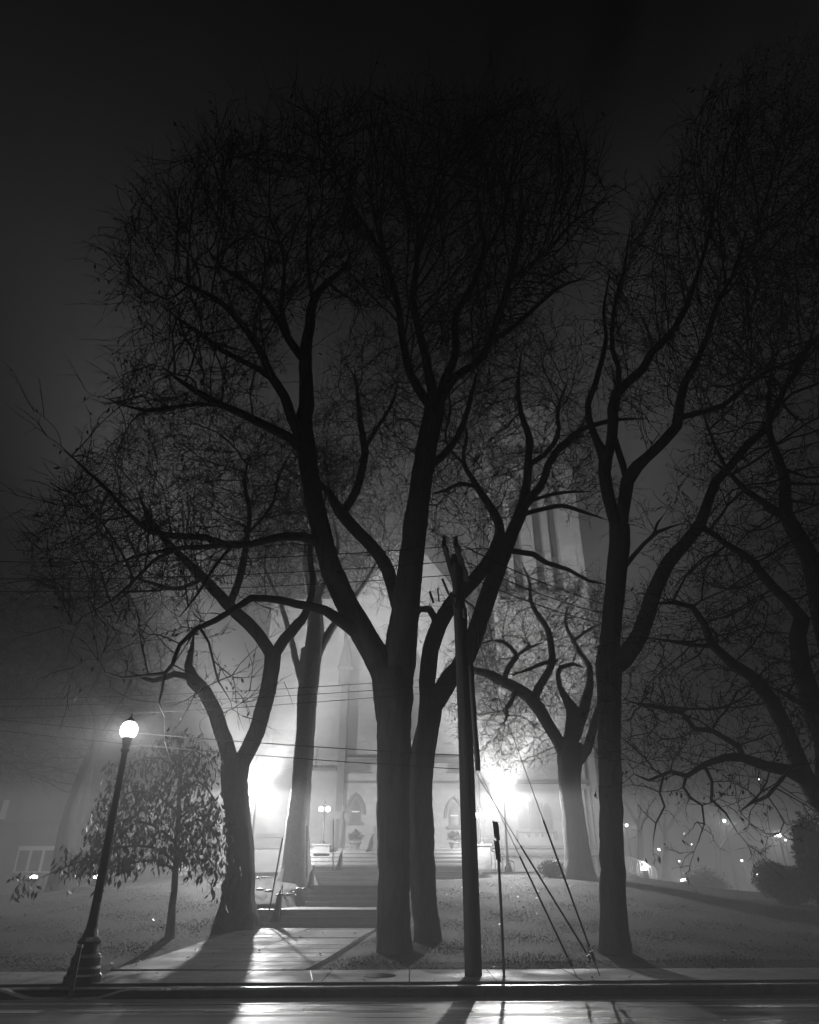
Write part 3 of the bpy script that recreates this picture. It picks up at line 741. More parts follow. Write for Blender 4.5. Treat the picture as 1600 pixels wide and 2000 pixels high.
# ---------------------------------------------------------------- lamps
def point(name, loc, power, r, parent, up=0.25):
    ld = bpy.data.lights.new(name, 'POINT'); ld.energy = power; ld.shadow_soft_size = r
    # invented beam shape: dims fog before the crowns; up sets the glow behind
    ld.use_nodes = True; t = ld.node_tree; e = t.nodes['Emission']
    ge = t.nodes.new('ShaderNodeNewGeometry'); sx = t.nodes.new('ShaderNodeSeparateXYZ'); t.links.new(ge.outputs['Incoming'], sx.inputs[0])
    def mr(src, *v_):
        q = t.nodes.new('ShaderNodeMapRange'); q.interpolation_type = 'SMOOTHSTEP'
        for k_, x_ in zip(('From Min', 'From Max', 'To Min', 'To Max'), v_): q.inputs[k_].default_value = x_
        t.links.new(src, q.inputs[0]); return q.outputs[0]
    low = mr(sx.outputs[2], -0.14, -0.02, 1.0, UPFRONT)       # street side: upward light cut to thin the veil
    rear = mr(sx.outputs[2], 0.40, 0.88, 0.85, up)        # church side
    if up > 1:                                              # less light thrown sideways along the street
        ab = t.nodes.new('ShaderNodeMath'); ab.operation = 'ABSOLUTE'; t.links.new(sx.outputs[0], ab.inputs[0])
        mu = t.nodes.new('ShaderNodeMath'); mu.operation = 'MULTIPLY'; t.links.new(mr(ab.outputs[0], 0.30, 0.85, 1.0, 0.22), mu.inputs[0])
        t.links.new(rear, mu.inputs[1]); rear = mu.outputs[0]
    mx = t.nodes.new('ShaderNodeMix'); t.links.new(mr(sx.outputs[1], -0.66, -0.18, 0.0, 1.0), mx.inputs[0])
    t.links.new(low, mx.inputs[2]); t.links.new(rear, mx.inputs[3]); t.links.new(mx.outputs[0], e.inputs[1])
    o = bpy.data.objects.new(name, ld); COL.objects.link(o); o.location = loc
    if parent: o.parent = parent; o.matrix_parent_inverse = Matrix.Translation(-parent.location)
def post_lamp(label, gx, D, gy, power, rg=0.21, base=None, ornate=True, group='post lamps with round globes', lr=0.12, up=0.12):
    top = P(gx, gy, D)
    z0 = terrain(top.x, D) if base is None else base
    c = Vector((top.x, D, z0)); H = top.z-z0
    root = thing('street_lamp', label, 'street lamp', c, group)
    k = 1.0
    prof = [(0.31,-.12),(0.31,.10),(0.27,.13),(0.27,.2),(0.245,.24),(0.245,.36),(0.2,.42),(0.185,.55),(0.2,.60),(0.14,.66),(0.10,.80),(0.085,.95),(0.078,1.2)]
    if D > 30: prof = [(0.16,-.1),(0.16,.2),(0.09,.28),(.055,.5)]
    MB().lathe(c, prof, 24, 0.03 if D < 20 else 0).build('base', IRON, root, smooth=False)
    r0 = prof[-1][0]
    MB().lathe(c, [(r0, prof[-1][1]), (r0*.72, H-.42), (r0*1.1, H-.40), (r0*1.1, H-.36), (r0*.8, H-.34), (rg*.62, H-rg*.98), (rg*.66, H-rg*.86)], 16, 0.02).build('pole', IRON, root, smooth=True)
    MB().ball(top, rg, 20, 12, sz=1.12).build('globe', GLOBE, root, smooth=True)
    MB().lathe((top.x, top.y, top.z+rg*1.08), [(rg*.5,-.02),(rg*.42,.03),(rg*.12,.07),(.02,.14)], 12).build('cap', IRON, root)
    point('lamp_light', top, power, lr, root, up)
    return root
post_lamp('dark post lamp with a lit globe nearest the street, at left', 252, 14.15, 1426, 450, 0.165, base=0.16)
post_lamp('blazing white lamp just right of the forked elm beside the walk', 502, 33.0, 1545, 9000, 0.36, up=UPBACK)
post_lamp('blazing white lamp between the utility pole and the church window', 984, 35.0, 1550, 9000, 0.34, up=UPBACK)
def twin_lamp(label, x, y, D, base, power):
    c = P(x, y, D); root = thing('twin_lamp', label, 'lamp', (c.x, D, base), 'twin lamps flanking the steps')
    MB().box(c.x-.38, c.x+.38, D-.38, D+.38, 1.9, base).box(c.x-.44, c.x+.44, D-.44, D+.44, base, base+.07).build('pedestal', STEP, root)
    MB().lathe((c.x, D, base+.07), [(.16,0),(.13,.08),(.06,.16),(.04,.3),(.032,c.z-base-.35),(.05,c.z-base-.3),(.03,c.z-base+.1),(.05,c.z-base+.22),(.01,c.z-base+.32)], 12).build('post', IRON, root)
    b = MB()
    for s in (-1, 1): b.tube([(c.x, D, c.z-.22), (c.x+s*.12, D, c.z-.26), (c.x+s*.17, D, c.z-.14)], .015, 6)
    b.build('arm', IRON, root)
    for s in (-1, 1):
        MB().ball((c.x+s*.17, D, c.z), .12, 12, 8).build('globe', GLOBE, root, smooth=True)
    point('lamp_light', (c.x, D, c.z+.02), power, .15, root)
twin_lamp('twin-globe lamp on a stone pedestal left of the steps', 634, 1580, 37, 3.30, 90)
twin_lamp('twin-globe lamp beside the bright right lamp, near the pole', 938, 1592, 37, 3.30, 90)
def far_lamp(label, x, y, D, power, r=0.14, pole=True):
    r *= .6
    c = P(x, y, D); z0 = terrain(c.x, D)
    root = thing('street_lamp', label, 'street lamp', (c.x, D, z0), 'distant lamps in the fog')
    if pole: MB().lathe((c.x, D, z0), [(.12,-.1),(.08,.3),(.05,c.z-z0-r)], 10).build('pole', IRON, root)
    MB().ball(c, r, 12, 8).build('globe', GLOBE, root, smooth=True)
    if power: point('lamp_light', c, power, r, root)
far_lamp('bright far lamp shining through hanging twigs at right', 1415, 1603, 62, 700, .20)
far_lamp('brightest far lamp at right, below the dark limb', 1522, 1631, 50, 700, .21)
far_lamp('short lamp post at the lawn edge beside the round hedge', 1479, 1708, 42, 160, .12)
far_lamp('lamp seen through the fork of the small distant tree', 1287, 1659, 64, 160, .15)
far_lamp('small lamp above the gap between ragged bush and round hedge', 1449, 1681, 72, 120, .16)
far_lamp('small lamp just above the ragged evergreen bush', 1327, 1682, 74, 60, .12)
far_lamp('faint lamp glimpsed beside the straight right elm trunk', 1224, 1612, 58, 400, .17)
far_lamp('tiny lamp right beside the small distant forked tree', 1302, 1687, 78, 0, .10)
far_lamp('tiny high lamp among the limbs at right', 1482, 1522, 80, 30, .13)
far_lamp('tiny lamp left of the far lamp behind twigs', 1351, 1649, 82, 0, .11)
far_lamp('tiny lamp hanging left of the brightest twigs', 1337, 1628, 84, 0, .10)
far_lamp('tiny lamp by the left side of the round hedge', 1490, 1720, 60, 0, .09)
far_lamp('tiny lamp just below the brightest far lamp at right', 1534, 1641, 60, 0, .10)
def flood(label, x, y, D, power, sz=.16):
    c = P(x, y, D); z0 = min(terrain(c.x, D), c.z-.1)
    root = thing('ground_light', label, 'ground light', (c.x, D, z0), 'ground lights')
    MB().box(c.x-sz, c.x+sz, D-.08, D+.08, z0-.05, c.z-.05).build('housing', IRON, root, bevel=.01)
    MB().ball((c.x, D, c.z), sz, 12, 8, sz=.45, sy=.6).build('lens', SMALLB, root, smooth=True)
    if power: point('lamp_light', (c.x, D, c.z+.12), power, .08, root)
flood('ground light at the tip of the leafy branch by the left building', 66, 1713, 39, 70, .2)
flood('ground light behind the left street lamp pole', 190, 1713, 39, 60, .2)
flood('strong ground light at the foot of the railing at right', 1258, 1697, 45, 420, .2)
flood('biggest ground light left of the ragged evergreen bush', 1337, 1720, 46, 300, .24)
flood('small ground light under the left side of the ragged bush', 1352, 1722, 46, 40, .12)
flood('ground light in front of the middle of the ragged bush', 1379, 1725, 46, 50, .14)
flood('small ground light at the right foot of the ragged bush', 1400, 1729, 46, 40, .10)

# ---------------------------------------------------------------- utility pole, wires, guys, sign post
gp = G(925, 1912); PD = gp.y
pole = thing('utility_pole', 'tall wooden utility pole at the kerb right of the big trunk', 'utility pole', (gp.x, gp.y, .16))
pl = [(925,1916,34),(922,1800,33),(915,1600,31),(908,1400,28),(900,1230,25),(895,1140,23),(892,1085,21)]
p, r = limb_points(ln(PD, PD, pl), .3); MB().tube(p, r, 18).build('shaft', POLEW, pole, smooth=True)
p, r = limb_points(ln(PD-.2, PD-.2, [(934,1505,11),(926,1400,11),(920,1300,10)]), .3); MB().tube(p, r, 10).build('conduit', STEEL, pole, smooth=True)
p, r = limb_points(ln(PD-.22, PD-.22, [(946,1912,7),(941,1800,7),(934,1650,7),(927,1505,7)]), .3)
b = MB(); b.tube([P(920,1300,PD-.2), P(935,1265,PD-.2), P(937,1215,PD-.2), P(925,1185,PD-.15), P(905,1170,PD-.1)], .018, 6)
b.tube([P(917,1300,PD-.2), P(912,1260,PD-.2), P(912,1200,PD-.2), P(902,1150,PD-.1)], .012, 6)
b.tube([P(924,1300,PD-.2), P(929,1250,PD-.25), P(930,1230,PD-.25), P(938,1222,PD-.25)], .012, 6); b.build('service_cable', CABLE, pole)
a0 = P(867,1064,PD-1.15); a1 = P(884,1136,PD+.85)
zt = (a0.z+a1.z)/2
for s, (xa, xb) in enumerate(((867,886),(890,912))):
    A = P(xa, 1062, PD-1.15); B = P(xb, 1132, PD+.85)
    M = MB(); d = (B-A); side = Vector((1,0,0))*.05; up = Vector((0,0,1))*.06
    i = len(M.v)
    for q in (A, B):
        for sx, sz in ((-1,-1),(1,-1),(1,1),(-1,1)): M.v.append(tuple(q+side*sx+up*sz))
    M.f += [(0,1,2,3),(7,6,5,4),(0,4,5,1),(1,5,6,2),(2,6,7,3),(3,7,4,0)]
    M.build('crossarm', POLEW, pole, bevel=.008)
    for t in (.04, .33, .62, .95):
        q = A+(B-A)*t
        MB().lathe((q.x, q.y, q.z+.06), [(.02,0),(.045,.03),(.05,.07),(.03,.1),(.045,.13),(.02,.17)], 10).build('insulator', IRON, pole)
q = P(905,1205,PD)
MB().lathe((q.x+.02, q.y-.2, q.z-.1), [(.03,0),(.05,.03),(.05,.2),(.03,.24)], 10).build('cutout_fuse', STEEL, pole)
q = P(871,1140,PD)
b = MB(); b.tube([P(864,1130,PD-.3), P(876,1160,PD-.2), P(890,1165,PD-.1)], .03, 7); b.tube([P(855,1148,PD-.4), P(858,1175,PD-.3), P(872,1172,PD-.25)], .02, 7)
b.tube([P(840,1155,PD-.5), P(847,1178,PD-.5)], .025, 7); b.tube([P(880,1155,PD-.2), P(890,1190,PD-.1)], .02, 7)
b.build('bracket', IRON, pole)
def wire(label, A, B, sag, r=.011, n=24, group='overhead wires'):
    pts = []
    for k in range(n+1):
        t = k/n; q = A+(B-A)*t; q = Vector(q); q.z -= sag*4*t*(1-t); pts.append(q)
    o = MB().tube(pts, r, 5, False).build('overhead_wire', CABLE); return tag(o, label, 'wire', group)
names = ['top', 'middle', 'lower']
for k, (yl, xr, yr) in enumerate(((1077,868,1068),(1113,876,1097),(1138,882,1123))):
    wire(f'{names[k]} wire of the three running left from the crossarms', P(-330, yl+8, 13.2+k*.7+1.2), P(xr, yr, 13.2+k*.8), .25)
for k, (x, y, ex, ey) in enumerate(((908,1068,1462,1118),(912,1098,1462,1127),(914,1126,1460,1136))):
    wire(f'{names[k]} wire of the three sagging right toward the lit sky gap', P(x, y, 13.2+k*.8), P(ex, ey, 36), 1.9, .014)
for k, (yl, yr, xr) in enumerate(((1362,1322,893),(1376,1336,894),(1402,1348,895))):
    wire(f'{names[k]} of three wires rising from the left edge to the pole shaft', P(-200, yl+6, 15.5), P(xr, yr, PD), .12, .007)
for k, (yl, yr, xr) in enumerate(((1405,1475,896),(1425,1502,899))):
    wire(f'{("upper","lower")[k]} of two cables sloping down to hooks on the pole', P(-200, yl-22, 15.5), P(xr, yr, PD), .1, .009)
def guy(label, top, mid, bot, dm, db, gfrom, rr=.008):
    A = P(*top); B = P(bot[0], bot[1], db); 
    root = thing('guy_wire', label, 'guy wire', (B.x, B.y, .16), 'guy wires of the utility pole')
    MB().tube([A, B], rr, 6).build('strand', STEEL, root)
    C = A+(B-A)*gfrom[0]; E = A+(B-A)*gfrom[1]
    MB().tube([C, E], .018, 8).build('guard', mat('guard_plastic', .035, .5), root)
    MB().tube([A+(B-A)*(gfrom[1]+.01), A+(B-A)*(gfrom[1]+.03)], .03, 8).build('clamp', STEEL, root)
guy('steepest guy wire with a thick dark guard, farthest right', (905,1172,PD), None, (1172,1906), None, 14.35, (.655,.94))
guy('guy wire with a dark guard crossing down to the right elm foot', (905,1470,PD), None, (1150,1868), None, 14.9, (.49,.985))
guy('thin guard guy wire nearest the sign post', (905,1440,PD), None, (1128,1910), None, 14.35, (.545,.93), .007)
q = P(989,1623,14.0)
g = G(985, 1914); sd = g.y
sp = thing('sign_post', 'narrow steel sign post seen edge-on beside the utility pole', 'sign', (g.x, g.y, .16))
p, r = limb_points(ln(sd, sd, [(985,1916,9),(980,1800,8),(975,1700,8),(970,1605,7)]), .3)
MB().tube(p, .030, 6).build('post', STEEL, sp)
def panel(x0, y0, x1, y1, name, label):
    M = MB(); A = P(x0, y0, sd-.06); B = P(x1, y0+6, sd+.28); C = P(x1+3, y1, sd+.28); E = P(x0+4, y1-6, sd-.06)
    th = Vector((-.012, 0, 0)); i = 0
    for q in (A, B, C, E): M.v.append(tuple(q))
    for q in (A, B, C, E): M.v.append(tuple(q+th))
    M.f += [(0,1,2,3),(7,6,5,4),(0,4,5,1),(1,5,6,2),(2,6,7,3),(3,7,4,0)]
    o = M.build(name, STEEL, sp); o['label'] = label
panel(963, 1603, 974, 1642, 'sign_plate', 'upper larger sign plate seen nearly edge-on')
panel(966, 1641, 976, 1684, 'sign_plate', 'lower narrow sign plate seen edge-on')
g = P(137, 1950, 13.52); bz = 0.02
r_ = thing('marker_post', 'short pale marker post at the dropped kerb, far left', 'post', (g.x, 13.52, bz))
MB().box(g.x-.035, g.x+.035, 13.50, 13.53, -.02, .74, Matrix.Translation((0,0,0))).build('stake', STEEL, r_, bevel=.006)
MB().box(g.x-.045, g.x+.045, 13.495, 13.535, .70, .745).build('cap', FRAMEP, r_)

# ---------------------------------------------------------------- things beside the walk
def stake(label, x0, y0, x1, y1, D, r=.022):
    A = P(x0, y0, D); B = P(x1, y1, D); o = MB().tube([A-Vector((0,0,.15)), B], r, 8).build('wooden_stake', TWIG); tag(o, label, 'stake', 'thin stakes beside the steps')
stake('leaning thin stake between the forked elm and the pale elm', 527, 1768, 552, 1637, 23.6)
stake('upright thin stake just right of the pale elm trunk', 600, 1705, 600, 1613, 29.5)
stake('upright thin stake next to the twin-globe lamp', 651, 1692, 651, 1602, 31)
def flag(label, x, ytop, wpx, hpx, D):
    A = P(x, ytop, D); m = mpp(ytop, D); W = wpx*m; H = hpx*m; n = 6
    root = thing('small_flag', label, 'flag', (A.x, D, A.z-H*1.05), 'small drooping flags lining the steps')
    MB().tube([(A.x+.02, D, A.z-H*1.25), (A.x+.02, D, A.z+.03)], .010, 6).build('staff', TWIG, root)
    V = []; Q = []
    for i in range(n+1):
        t = i/n
        for j in range(5):
            s = j/4
            V.append((A.x-W*s*t**.8*1.0-.02*math.sin(9*t+s*5), D+.05*math.sin(s*9+t*2), A.z-H*t*(0.96+.06*s)-.0))
    for i in range(n):
        for j in range(4): Q.append((i*5+j, i*5+j+1, (i+1)*5+j+1, (i+1)*5+j))
    o = MB(); o.v = V; o.f = Q; c = o.build('cloth', CLOTH, root, smooth=True)
    s = c.modifiers.new('thick', 'SOLIDIFY'); s.thickness = .006
flag('drooping dark flag at the left end of the lowest steps', 551, 1730, 17, 62, 23.4)
flag('drooping dark flag at the left end of the second flight', 613, 1691, 13, 42, 28)
flag('drooping dark flag halfway up beside the third flight', 669, 1659, 12, 36, 31.4)
flag('drooping dark flag close to the big trunk beside the terrace', 729, 1628, 13, 32, 35.8)
# edging stones round the pale elm
rng = random.Random(12)
def stone(label, x, y, wpx, hpx):
    g = G(x, y); m = mpp(y, g.y); s = MB(); s.ball((0,0,0), 1, 12, 8)
    V = []
    r2 = random.Random(int(x*7+y))
    ph = [r2.uniform(0, 6) for _ in range(6)]
    for v in s.v:
        k = 1+.12*math.sin(v[0]*3+ph[0])+.1*math.sin(v[1]*4+ph[1])+.08*math.sin(v[2]*5+ph[2])
        V.append((g.x+v[0]*k*wpx*m/2, g.y+v[1]*k*wpx*m*.4, g.z+max(-.5, v[2])*k*.055))
    s.v = V; o = s.build('edging_stone', RUBBLE, smooth=True); tag(o, label, 'stone', 'flat stones edging the bed')
stl = [(503,1716,14,'left stone of the upper edging row behind the forked elm'),(520,1714,20,'long stone of the upper edging row by the leaning stake'),
       (508,1738,18,'leftmost stone of the lower edging row by the forked elm'),(526,1741,20,'second stone of the lower edging row, left of the leaning stake'),
       (548,1749,22,'third stone of the lower row, right of the leaning stake'),(568,1757,20,'fourth stone of the lower row, under the pale elm'),
       (584,1762,16,'fifth stone, at the root of the pale elm'),(596,1754,14,'upright stone at the end of the lower row'),
       (630,1712,26,'long flat stone beside the second flight'),(644,1717,16,'small flat stone at the end beside the second flight'),(614,1725,10,'small stone at the upper left corner of the second flight')]
for x, y, wp, lb in stl: stone(lb, x, y, wp, 5)
# rough ledge of snow-pale leaf litter at the foot of the forked elm
g = G(478, 1812); s = MB()
s.ball((g.x, g.y, g.z), .45, 18, 8, sz=.10, sy=.35); tag(s.build('leaf_heap', SNOW, smooth=True), 'low pale patch of leaves at the foot of the forked elm', 'leaf heap')

# planters
def planter(label, x, y, D, wpx, hpx, seed):
    c = P(x, y, D); m = mpp(y, D); H = hpx*.5*m; R = wpx*.5*m
    root = thing('planter', label, 'planter', (c.x, D, 3.17), 'clay planters flanking the church door')
    z = 3.17
    MB().lathe((c.x, D, z), [(R*.52,0),(R*.5,.05),(R*.75,H*.75),(R*.92,H*.85),(R*.92,H),(R*.8,H),(R*.7,H*.9)], 20).build('pot', POT, root, smooth=False)
    r3 = random.Random(seed); an = []
    for _ in range(420):
        u = Vector((r3.gauss(0,1), r3.gauss(0,1), r3.gauss(0,1))).normalized()*r3.random()**.4
        an.append((c.x+u.x*R*1.0, D+u.y*R, z+H*1.05+abs(u.z)*R*1.1+.08))
    leaves_mesh('foliage', an, .2, r3, LEAF, root, -.3)
planter('clay planter with a ragged plant under the left arched window', 694, 1650, 40, 26, 34, 3)
planter('clay planter with a ragged plant under the right arched window', 888, 1662, 40, 24, 34, 4)

# bushes
def bush(name, label, x, y, D, wpx, hpx, seed, n, spiky=0, ls=.1):
    g = P(x, y, D); m = mpp(y, D); z = terrain(g.x, D); W = wpx*m/2; H = hpx*m; r3 = random.Random(seed)
    root = thing(name, label, 'bush', (g.x, D, z))
    ch = []; an = []
    for k in range(26):
        a = r3.uniform(0, 6.28); t = r3.uniform(.2, 1)
        e = Vector((g.x+W*.85*t*math.cos(a), D+W*.6*t*math.sin(a), z+H*r3.uniform(.5, .95)*math.sqrt(1-t*t*.6)))
        b0 = Vector((g.x+r3.gauss(0, .12), D+r3.gauss(0, .12), z-.1)); mid = (b0+e)/2+Vector((0,0,H*.12))
        ch.append((np.array([tuple(b0), tuple(mid), tuple(e)]), np.array([.03,.018,.006])))
    tubes_mesh('stems', ch, TWIG, root, 5)
    lobes = [(r3.uniform(-.6,.6)*W, r3.uniform(-.3,.3)*W, H*r3.uniform(.35,.62), r3.uniform(.38,.6)) for _ in range(9)]
    for _ in range(n):
        lx, ly, lz, s = r3.choice(lobes)
        u = Vector((r3.gauss(0,1), r3.gauss(0,1), r3.gauss(0,1))).normalized()*(r3.random()**.33)
        q = Vector((g.x+lx+u.x*s*W, D+ly+u.y*s*W*.8, z+lz+u.z*s*H*.8))
        if spiky and u.z > .5 and r3.random() < .25: q.z += r3.uniform(0, spiky)
        if q.z > z: an.append(q)
    leaves_mesh('foliage', an, ls, r3, LEAF, root, -.2 if spiky else .2)
bush('evergreen_bush', 'low dark bush at the left foot of the gnarled tree', 1078, 1712, 31.8, 66, 28, 5, 5000, .15)
bush('evergreen_bush', 'tiny bush at the right foot of the gnarled tree', 1150, 1706, 32.2, 14, 18, 6, 700, .05)
bush('evergreen_bush', 'ragged evergreen bush silhouetted against far lamps', 1381, 1732, 44, 88, 46, 7, 16000, .5, .14)
bush('round_hedge', 'big rounded dark hedge at the right edge of the lawn', 1548, 1758, 27, 118, 78, 8, 30000, 0, .10)
bush('evergreen_bush', 'tall dark evergreen mass against the right edge', 1612, 1750, 24, 90, 190, 9, 22000, .2, .12)
# ---------------------------------------------------------------- church
WD = 44.0
church = thing('church', 'pale limestone church with a tall belfry tower looming in the fog', 'church', (0, WD, 3.0))
def cb(name, mtl, x0, y0, x1, y1, D, depth, front=None, yref=None, parent=church, zlo=None, zhi=None, bevel=0):
    """box from a pixel rectangle at distance D, projecting `depth` behind it"""
    yr = yref or (y0+y1)/2
    A = P(x0, yr, D); B = P(x1, yr, D)
    zt = P(x0, y0, D).z if zhi is None else zhi; zb = P(x0, y1, D).z if zlo is None else zlo
    b = MB(); b.box(A.x, B.x, D, D+depth, zb, zt); return b.build(name, mtl, parent, bevel=bevel)
def lancet_prism(b, cx, z0, z1, w, y0, y1):
    """pointed-arch prism: solid"""
    h = w*1.05; zs = z1-h; pts = [(cx-w/2, z0), (cx+w/2, z0), (cx+w/2, zs)]
    for k in range(1, 6):
        t = k/6; a = t*math.pi/3
        pts.append((cx-w/2+w*math.cos(a), zs+w*math.sin(a)*h/(w*.866)))
    pts.append((cx, z1))
    for k in range(5, 0, -1):
        t = k/6; a = t*math.pi/3
        pts.append((cx+w/2-w*math.cos(a), zs+w*math.sin(a)*h/(w*.866)))
    pts.append((cx-w/2, zs))
    i = len(b.v); n = len(pts)
    b.v += [(x, y0, z) for x, z in pts]+[(x, y1, z) for x, z in pts]
    b.f.append(tuple(i+k for k in range(n))); b.f.append(tuple(i+n+k for k in range(n))[::-1])
    for k in range(n): b.f.append((i+k, i+n+k, i+n+(k+1) % n, i+(k+1) % n))
    return pts
def lancet(x, ytop, ybot, wpx, D, hood=True, sill=True, lit=False, parent=church):
    T = P(x, ytop, D); Bt = P(x, ybot, D); m = mpp(ybot, D); w = wpx*m
    # window: frame (slightly proud), pane, hood moulding, sill
    b = MB(); 
    def ring(w_, z0, z1):
        tmp = MB(); return lancet_prism(tmp, Bt.x, z0, z1, w_, 0, 1)
    outer = ring(w+.22, Bt.z-.05, T.z+.14); inner = ring(w, Bt.z, T.z)
    n = len(outer); i = 0
    b.v = [(px, D-.07, pz) for px, pz in outer]+[(px, D-.07, pz) for px, pz in inner]+[(px, D+.25, pz) for px, pz in inner]+[(px, D+.01, pz) for px, pz in outer]
    for k in range(n):
        k2 = (k+1) % n
        b.f.append((k, k2, n+k2, n+k)); b.f.append((n+k, n+k2, 2*n+k2, 2*n+k)); b.f.append((3*n+k, 3*n+k2, k2, k))
    win = b.build('window', TRIM, parent)
    b = MB(); lancet_prism(b, Bt.x, Bt.z, T.z, w, D-.03, D-.015); b.build('pane', GLASSD, win)
    b = MB(); b.box(Bt.x-w/2, Bt.x+w/2, D-.055, D-.035, Bt.z+(T.z-Bt.z)*.42, Bt.z+(T.z-Bt.z)*.42+.07); 
    b.build('glazing_bar', FRAMEP if lit else TRIM, win)
    if hood:
        pts = [(px, pz) for px, pz in ring(w+.62, T.z-w*1.1, T.z+.34)][2:-1]
        pts = [(pts[0][0]+.12, pts[0][1]-.05)]+pts+[(Bt.x-(pts[0][0]-Bt.x)-.12, pts[0][1]-.05)] if False else pts+[(Bt.x-w/2-.31, pts[0][1])]
        b = MB(); b.tube([(px, D-.10, pz) for px, pz in pts], .085, 6)
        b.build('hood_mould', TRIM, win)
    if sill:
        b = MB(); b.box(Bt.x-w*.5-.25, Bt.x+w*.5+.25, D-.22, D-.0, Bt.z-.2, Bt.z-.06); b.build('sill', TRIM, win)
    return win
zb0 = 1.2
# porch front between the two arched windows
cb('wall', STONE, 655, 1480, 935, 1665, WD, 6, yref=1560, zlo=zb0)
cb('wall', STONE, 668, 1180, 925, 1480, WD+1.4, 6, yref=1440, zlo=P(0,1480,WD).z-.3)      # upper gable wall set back
b = MB(); A = P(672,1180,WD+1.4); B = P(925,1180,WD+1.4); A.x = P(668,1440,WD+1.4).x; B.x = P(925,1440,WD+1.4).x
mx = (A.x+B.x)/2; zz = A.z
i = 0; b.v = [(A.x, WD+1.4, zz), (B.x, WD+1.4, zz), (mx, WD+1.4, zz+5.5), (A.x, WD+12, zz), (B.x, WD+12, zz), (mx, WD+12, zz+5.5)]
b.f = [(0,1,2),(5,4,3),(0,2,5,3),(1,4,5,2)]; b.build('roof', STONE, church)
lancet(694, 1563, 1604, 15, WD, lit=True); lancet(888, 1570, 1612, 15, WD, lit=True)
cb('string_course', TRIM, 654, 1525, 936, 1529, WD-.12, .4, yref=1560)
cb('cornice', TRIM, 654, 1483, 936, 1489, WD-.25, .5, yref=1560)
for xa, xb in ((680,724),(875,915)):
    w_ = cb('blind_panel', TRIM, xa, 1491, xb, 1506, WD-.045, .1, yref=1500); 
    cb('sill', TRIM, xa-3, 1507, xb+3, 1509.5, WD-.14, .2, yref=1500)
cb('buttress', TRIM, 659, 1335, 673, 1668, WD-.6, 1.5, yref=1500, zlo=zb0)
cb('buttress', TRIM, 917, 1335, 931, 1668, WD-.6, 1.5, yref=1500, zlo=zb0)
for xc in (666, 924):
    q = P(xc, 1335, WD-.2); q.x = P(xc, 1500, WD-.2).x
    b = MB(); b.lathe((q.x, WD+.0, q.z), [(.42,0),(.42,.9),(.52,1.0),(.52,1.1),(.02,3.4)], 8); b.build('pinnacle', TRIM, church)
# great traceried window above the portal, mostly behind the trunks
lancet(795, 1255, 1440, 60, WD+1.4, hood=False, sill=True)
# left wing
cb('wall', STONE, 498, 1170, 660, 1668, WD+1.0, 6, yref=1520, zlo=zb0)
cb('coping', TRIM, 600, 1499, 657, 1505, WD-.45, 1.4, yref=1500)
cb('wall', STONE, 602, 1505, 657, 1668, WD-.3, 1.2, yref=1560, zlo=zb0)
cb('blind_panel', TRIM, 529, 1425, 597, 1500, WD+.9, .15, yref=1470)
cb('louvre', GLASSD, 533, 1465, 551, 1478, WD+.86, .05, yref=1470)
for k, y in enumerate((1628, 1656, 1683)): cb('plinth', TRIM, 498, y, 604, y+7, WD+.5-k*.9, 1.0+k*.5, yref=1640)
cb('plinth', STONE2, 498, 1690, 604, 1750, WD-1.5, 3, yref=1640)
cb('downpipe', IRON, 617, 1462, 619, 1500, WD+.8, .1, yref=1480)
# right wing
cb('wall', STONE, 940, 1395, 1171, 1740, WD+.6, 8, yref=1600, zlo=0.8)
cb('string_course', TRIM, 938, 1523, 1173, 1530, WD+.35, .5, yref=1560)
cb('plinth', TRIM, 938, 1651, 1173, 1657, WD+.25, .6, yref=1640)
cb('plinth', TRIM, 938, 1665, 1173, 1671, WD+.05, .8, yref=1640)
cb('cornice', TRIM, 938, 1390, 1173, 1396, WD+.3, .8, yref=1500)
tw = [(1025,1575,1618,15),(1049,1562,1620,16),(1071,1573,1620,14)]
for x, a, c, wd in tw: lancet(x, a, c, wd, WD+.6, hood=False, sill=False)
cb('mullion', TRIM, 1036, 1566, 1038.5, 1622, WD+.4, .3, yref=1600); cb('mullion', TRIM, 1060, 1566, 1062.5, 1622, WD+.4, .3, yref=1600)
cb('sill', TRIM, 1009, 1622, 1087, 1626, WD+.25, .5, yref=1620)
for x in (1011, 1084): cb('corbel', TRIM, x-2, 1627, x+2, 1639, WD+.3, .4, yref=1620)
for x in (1033, 1048, 1060): cb('corbel', TRIM, x-1.5, 1627, x+1.5, 1634, WD+.35, .35, yref=1620)
for x in (1046,): 
    lancet(x, 1408, 1434, 13, WD+.6, hood=False)
    cb('hood_mould', TRIM, x-14, 1434, x+14, 1439, WD+.3, .5, yref=1434)
for x, a, c in ((1151,1541,1712),(1163,1541,1712),(1158,1440,1535)):
    cb('downpipe', IRON, x-1.6, a, x+1.6, c, WD+.42, .14, yref=1620)
cb('buttress', STONE, 1166, 1440, 1178, 1740, WD+.1, 2, yref=1620, zlo=.8)
# belfry tower
TD = 47.0
tw_ = P(962,1160,TD).x; te = P(1148,1160,TD).x; z1 = P(0,1160,TD).z; z2 = P(0,885,TD).z; z3 = P(0,800,TD).z
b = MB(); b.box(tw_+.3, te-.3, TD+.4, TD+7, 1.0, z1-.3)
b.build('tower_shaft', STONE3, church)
cb('string_course', TRIM, 958, 1155, 1152, 1160, TD+.05, .6, yref=1160); cb('cornice', TRIM, 958, 878, 1152, 886, TD-.05, .7, yref=1000)
cb('string_course', TRIM, 958, 899, 1152, 903, TD+.1, .6, yref=1000)
X0 = P(962,1160,TD).x; X1 = P(1148,1160,TD).x; Wt = X1-X0
zs0 = P(0,1148,TD).z; zs1 = P(0,925,TD).z
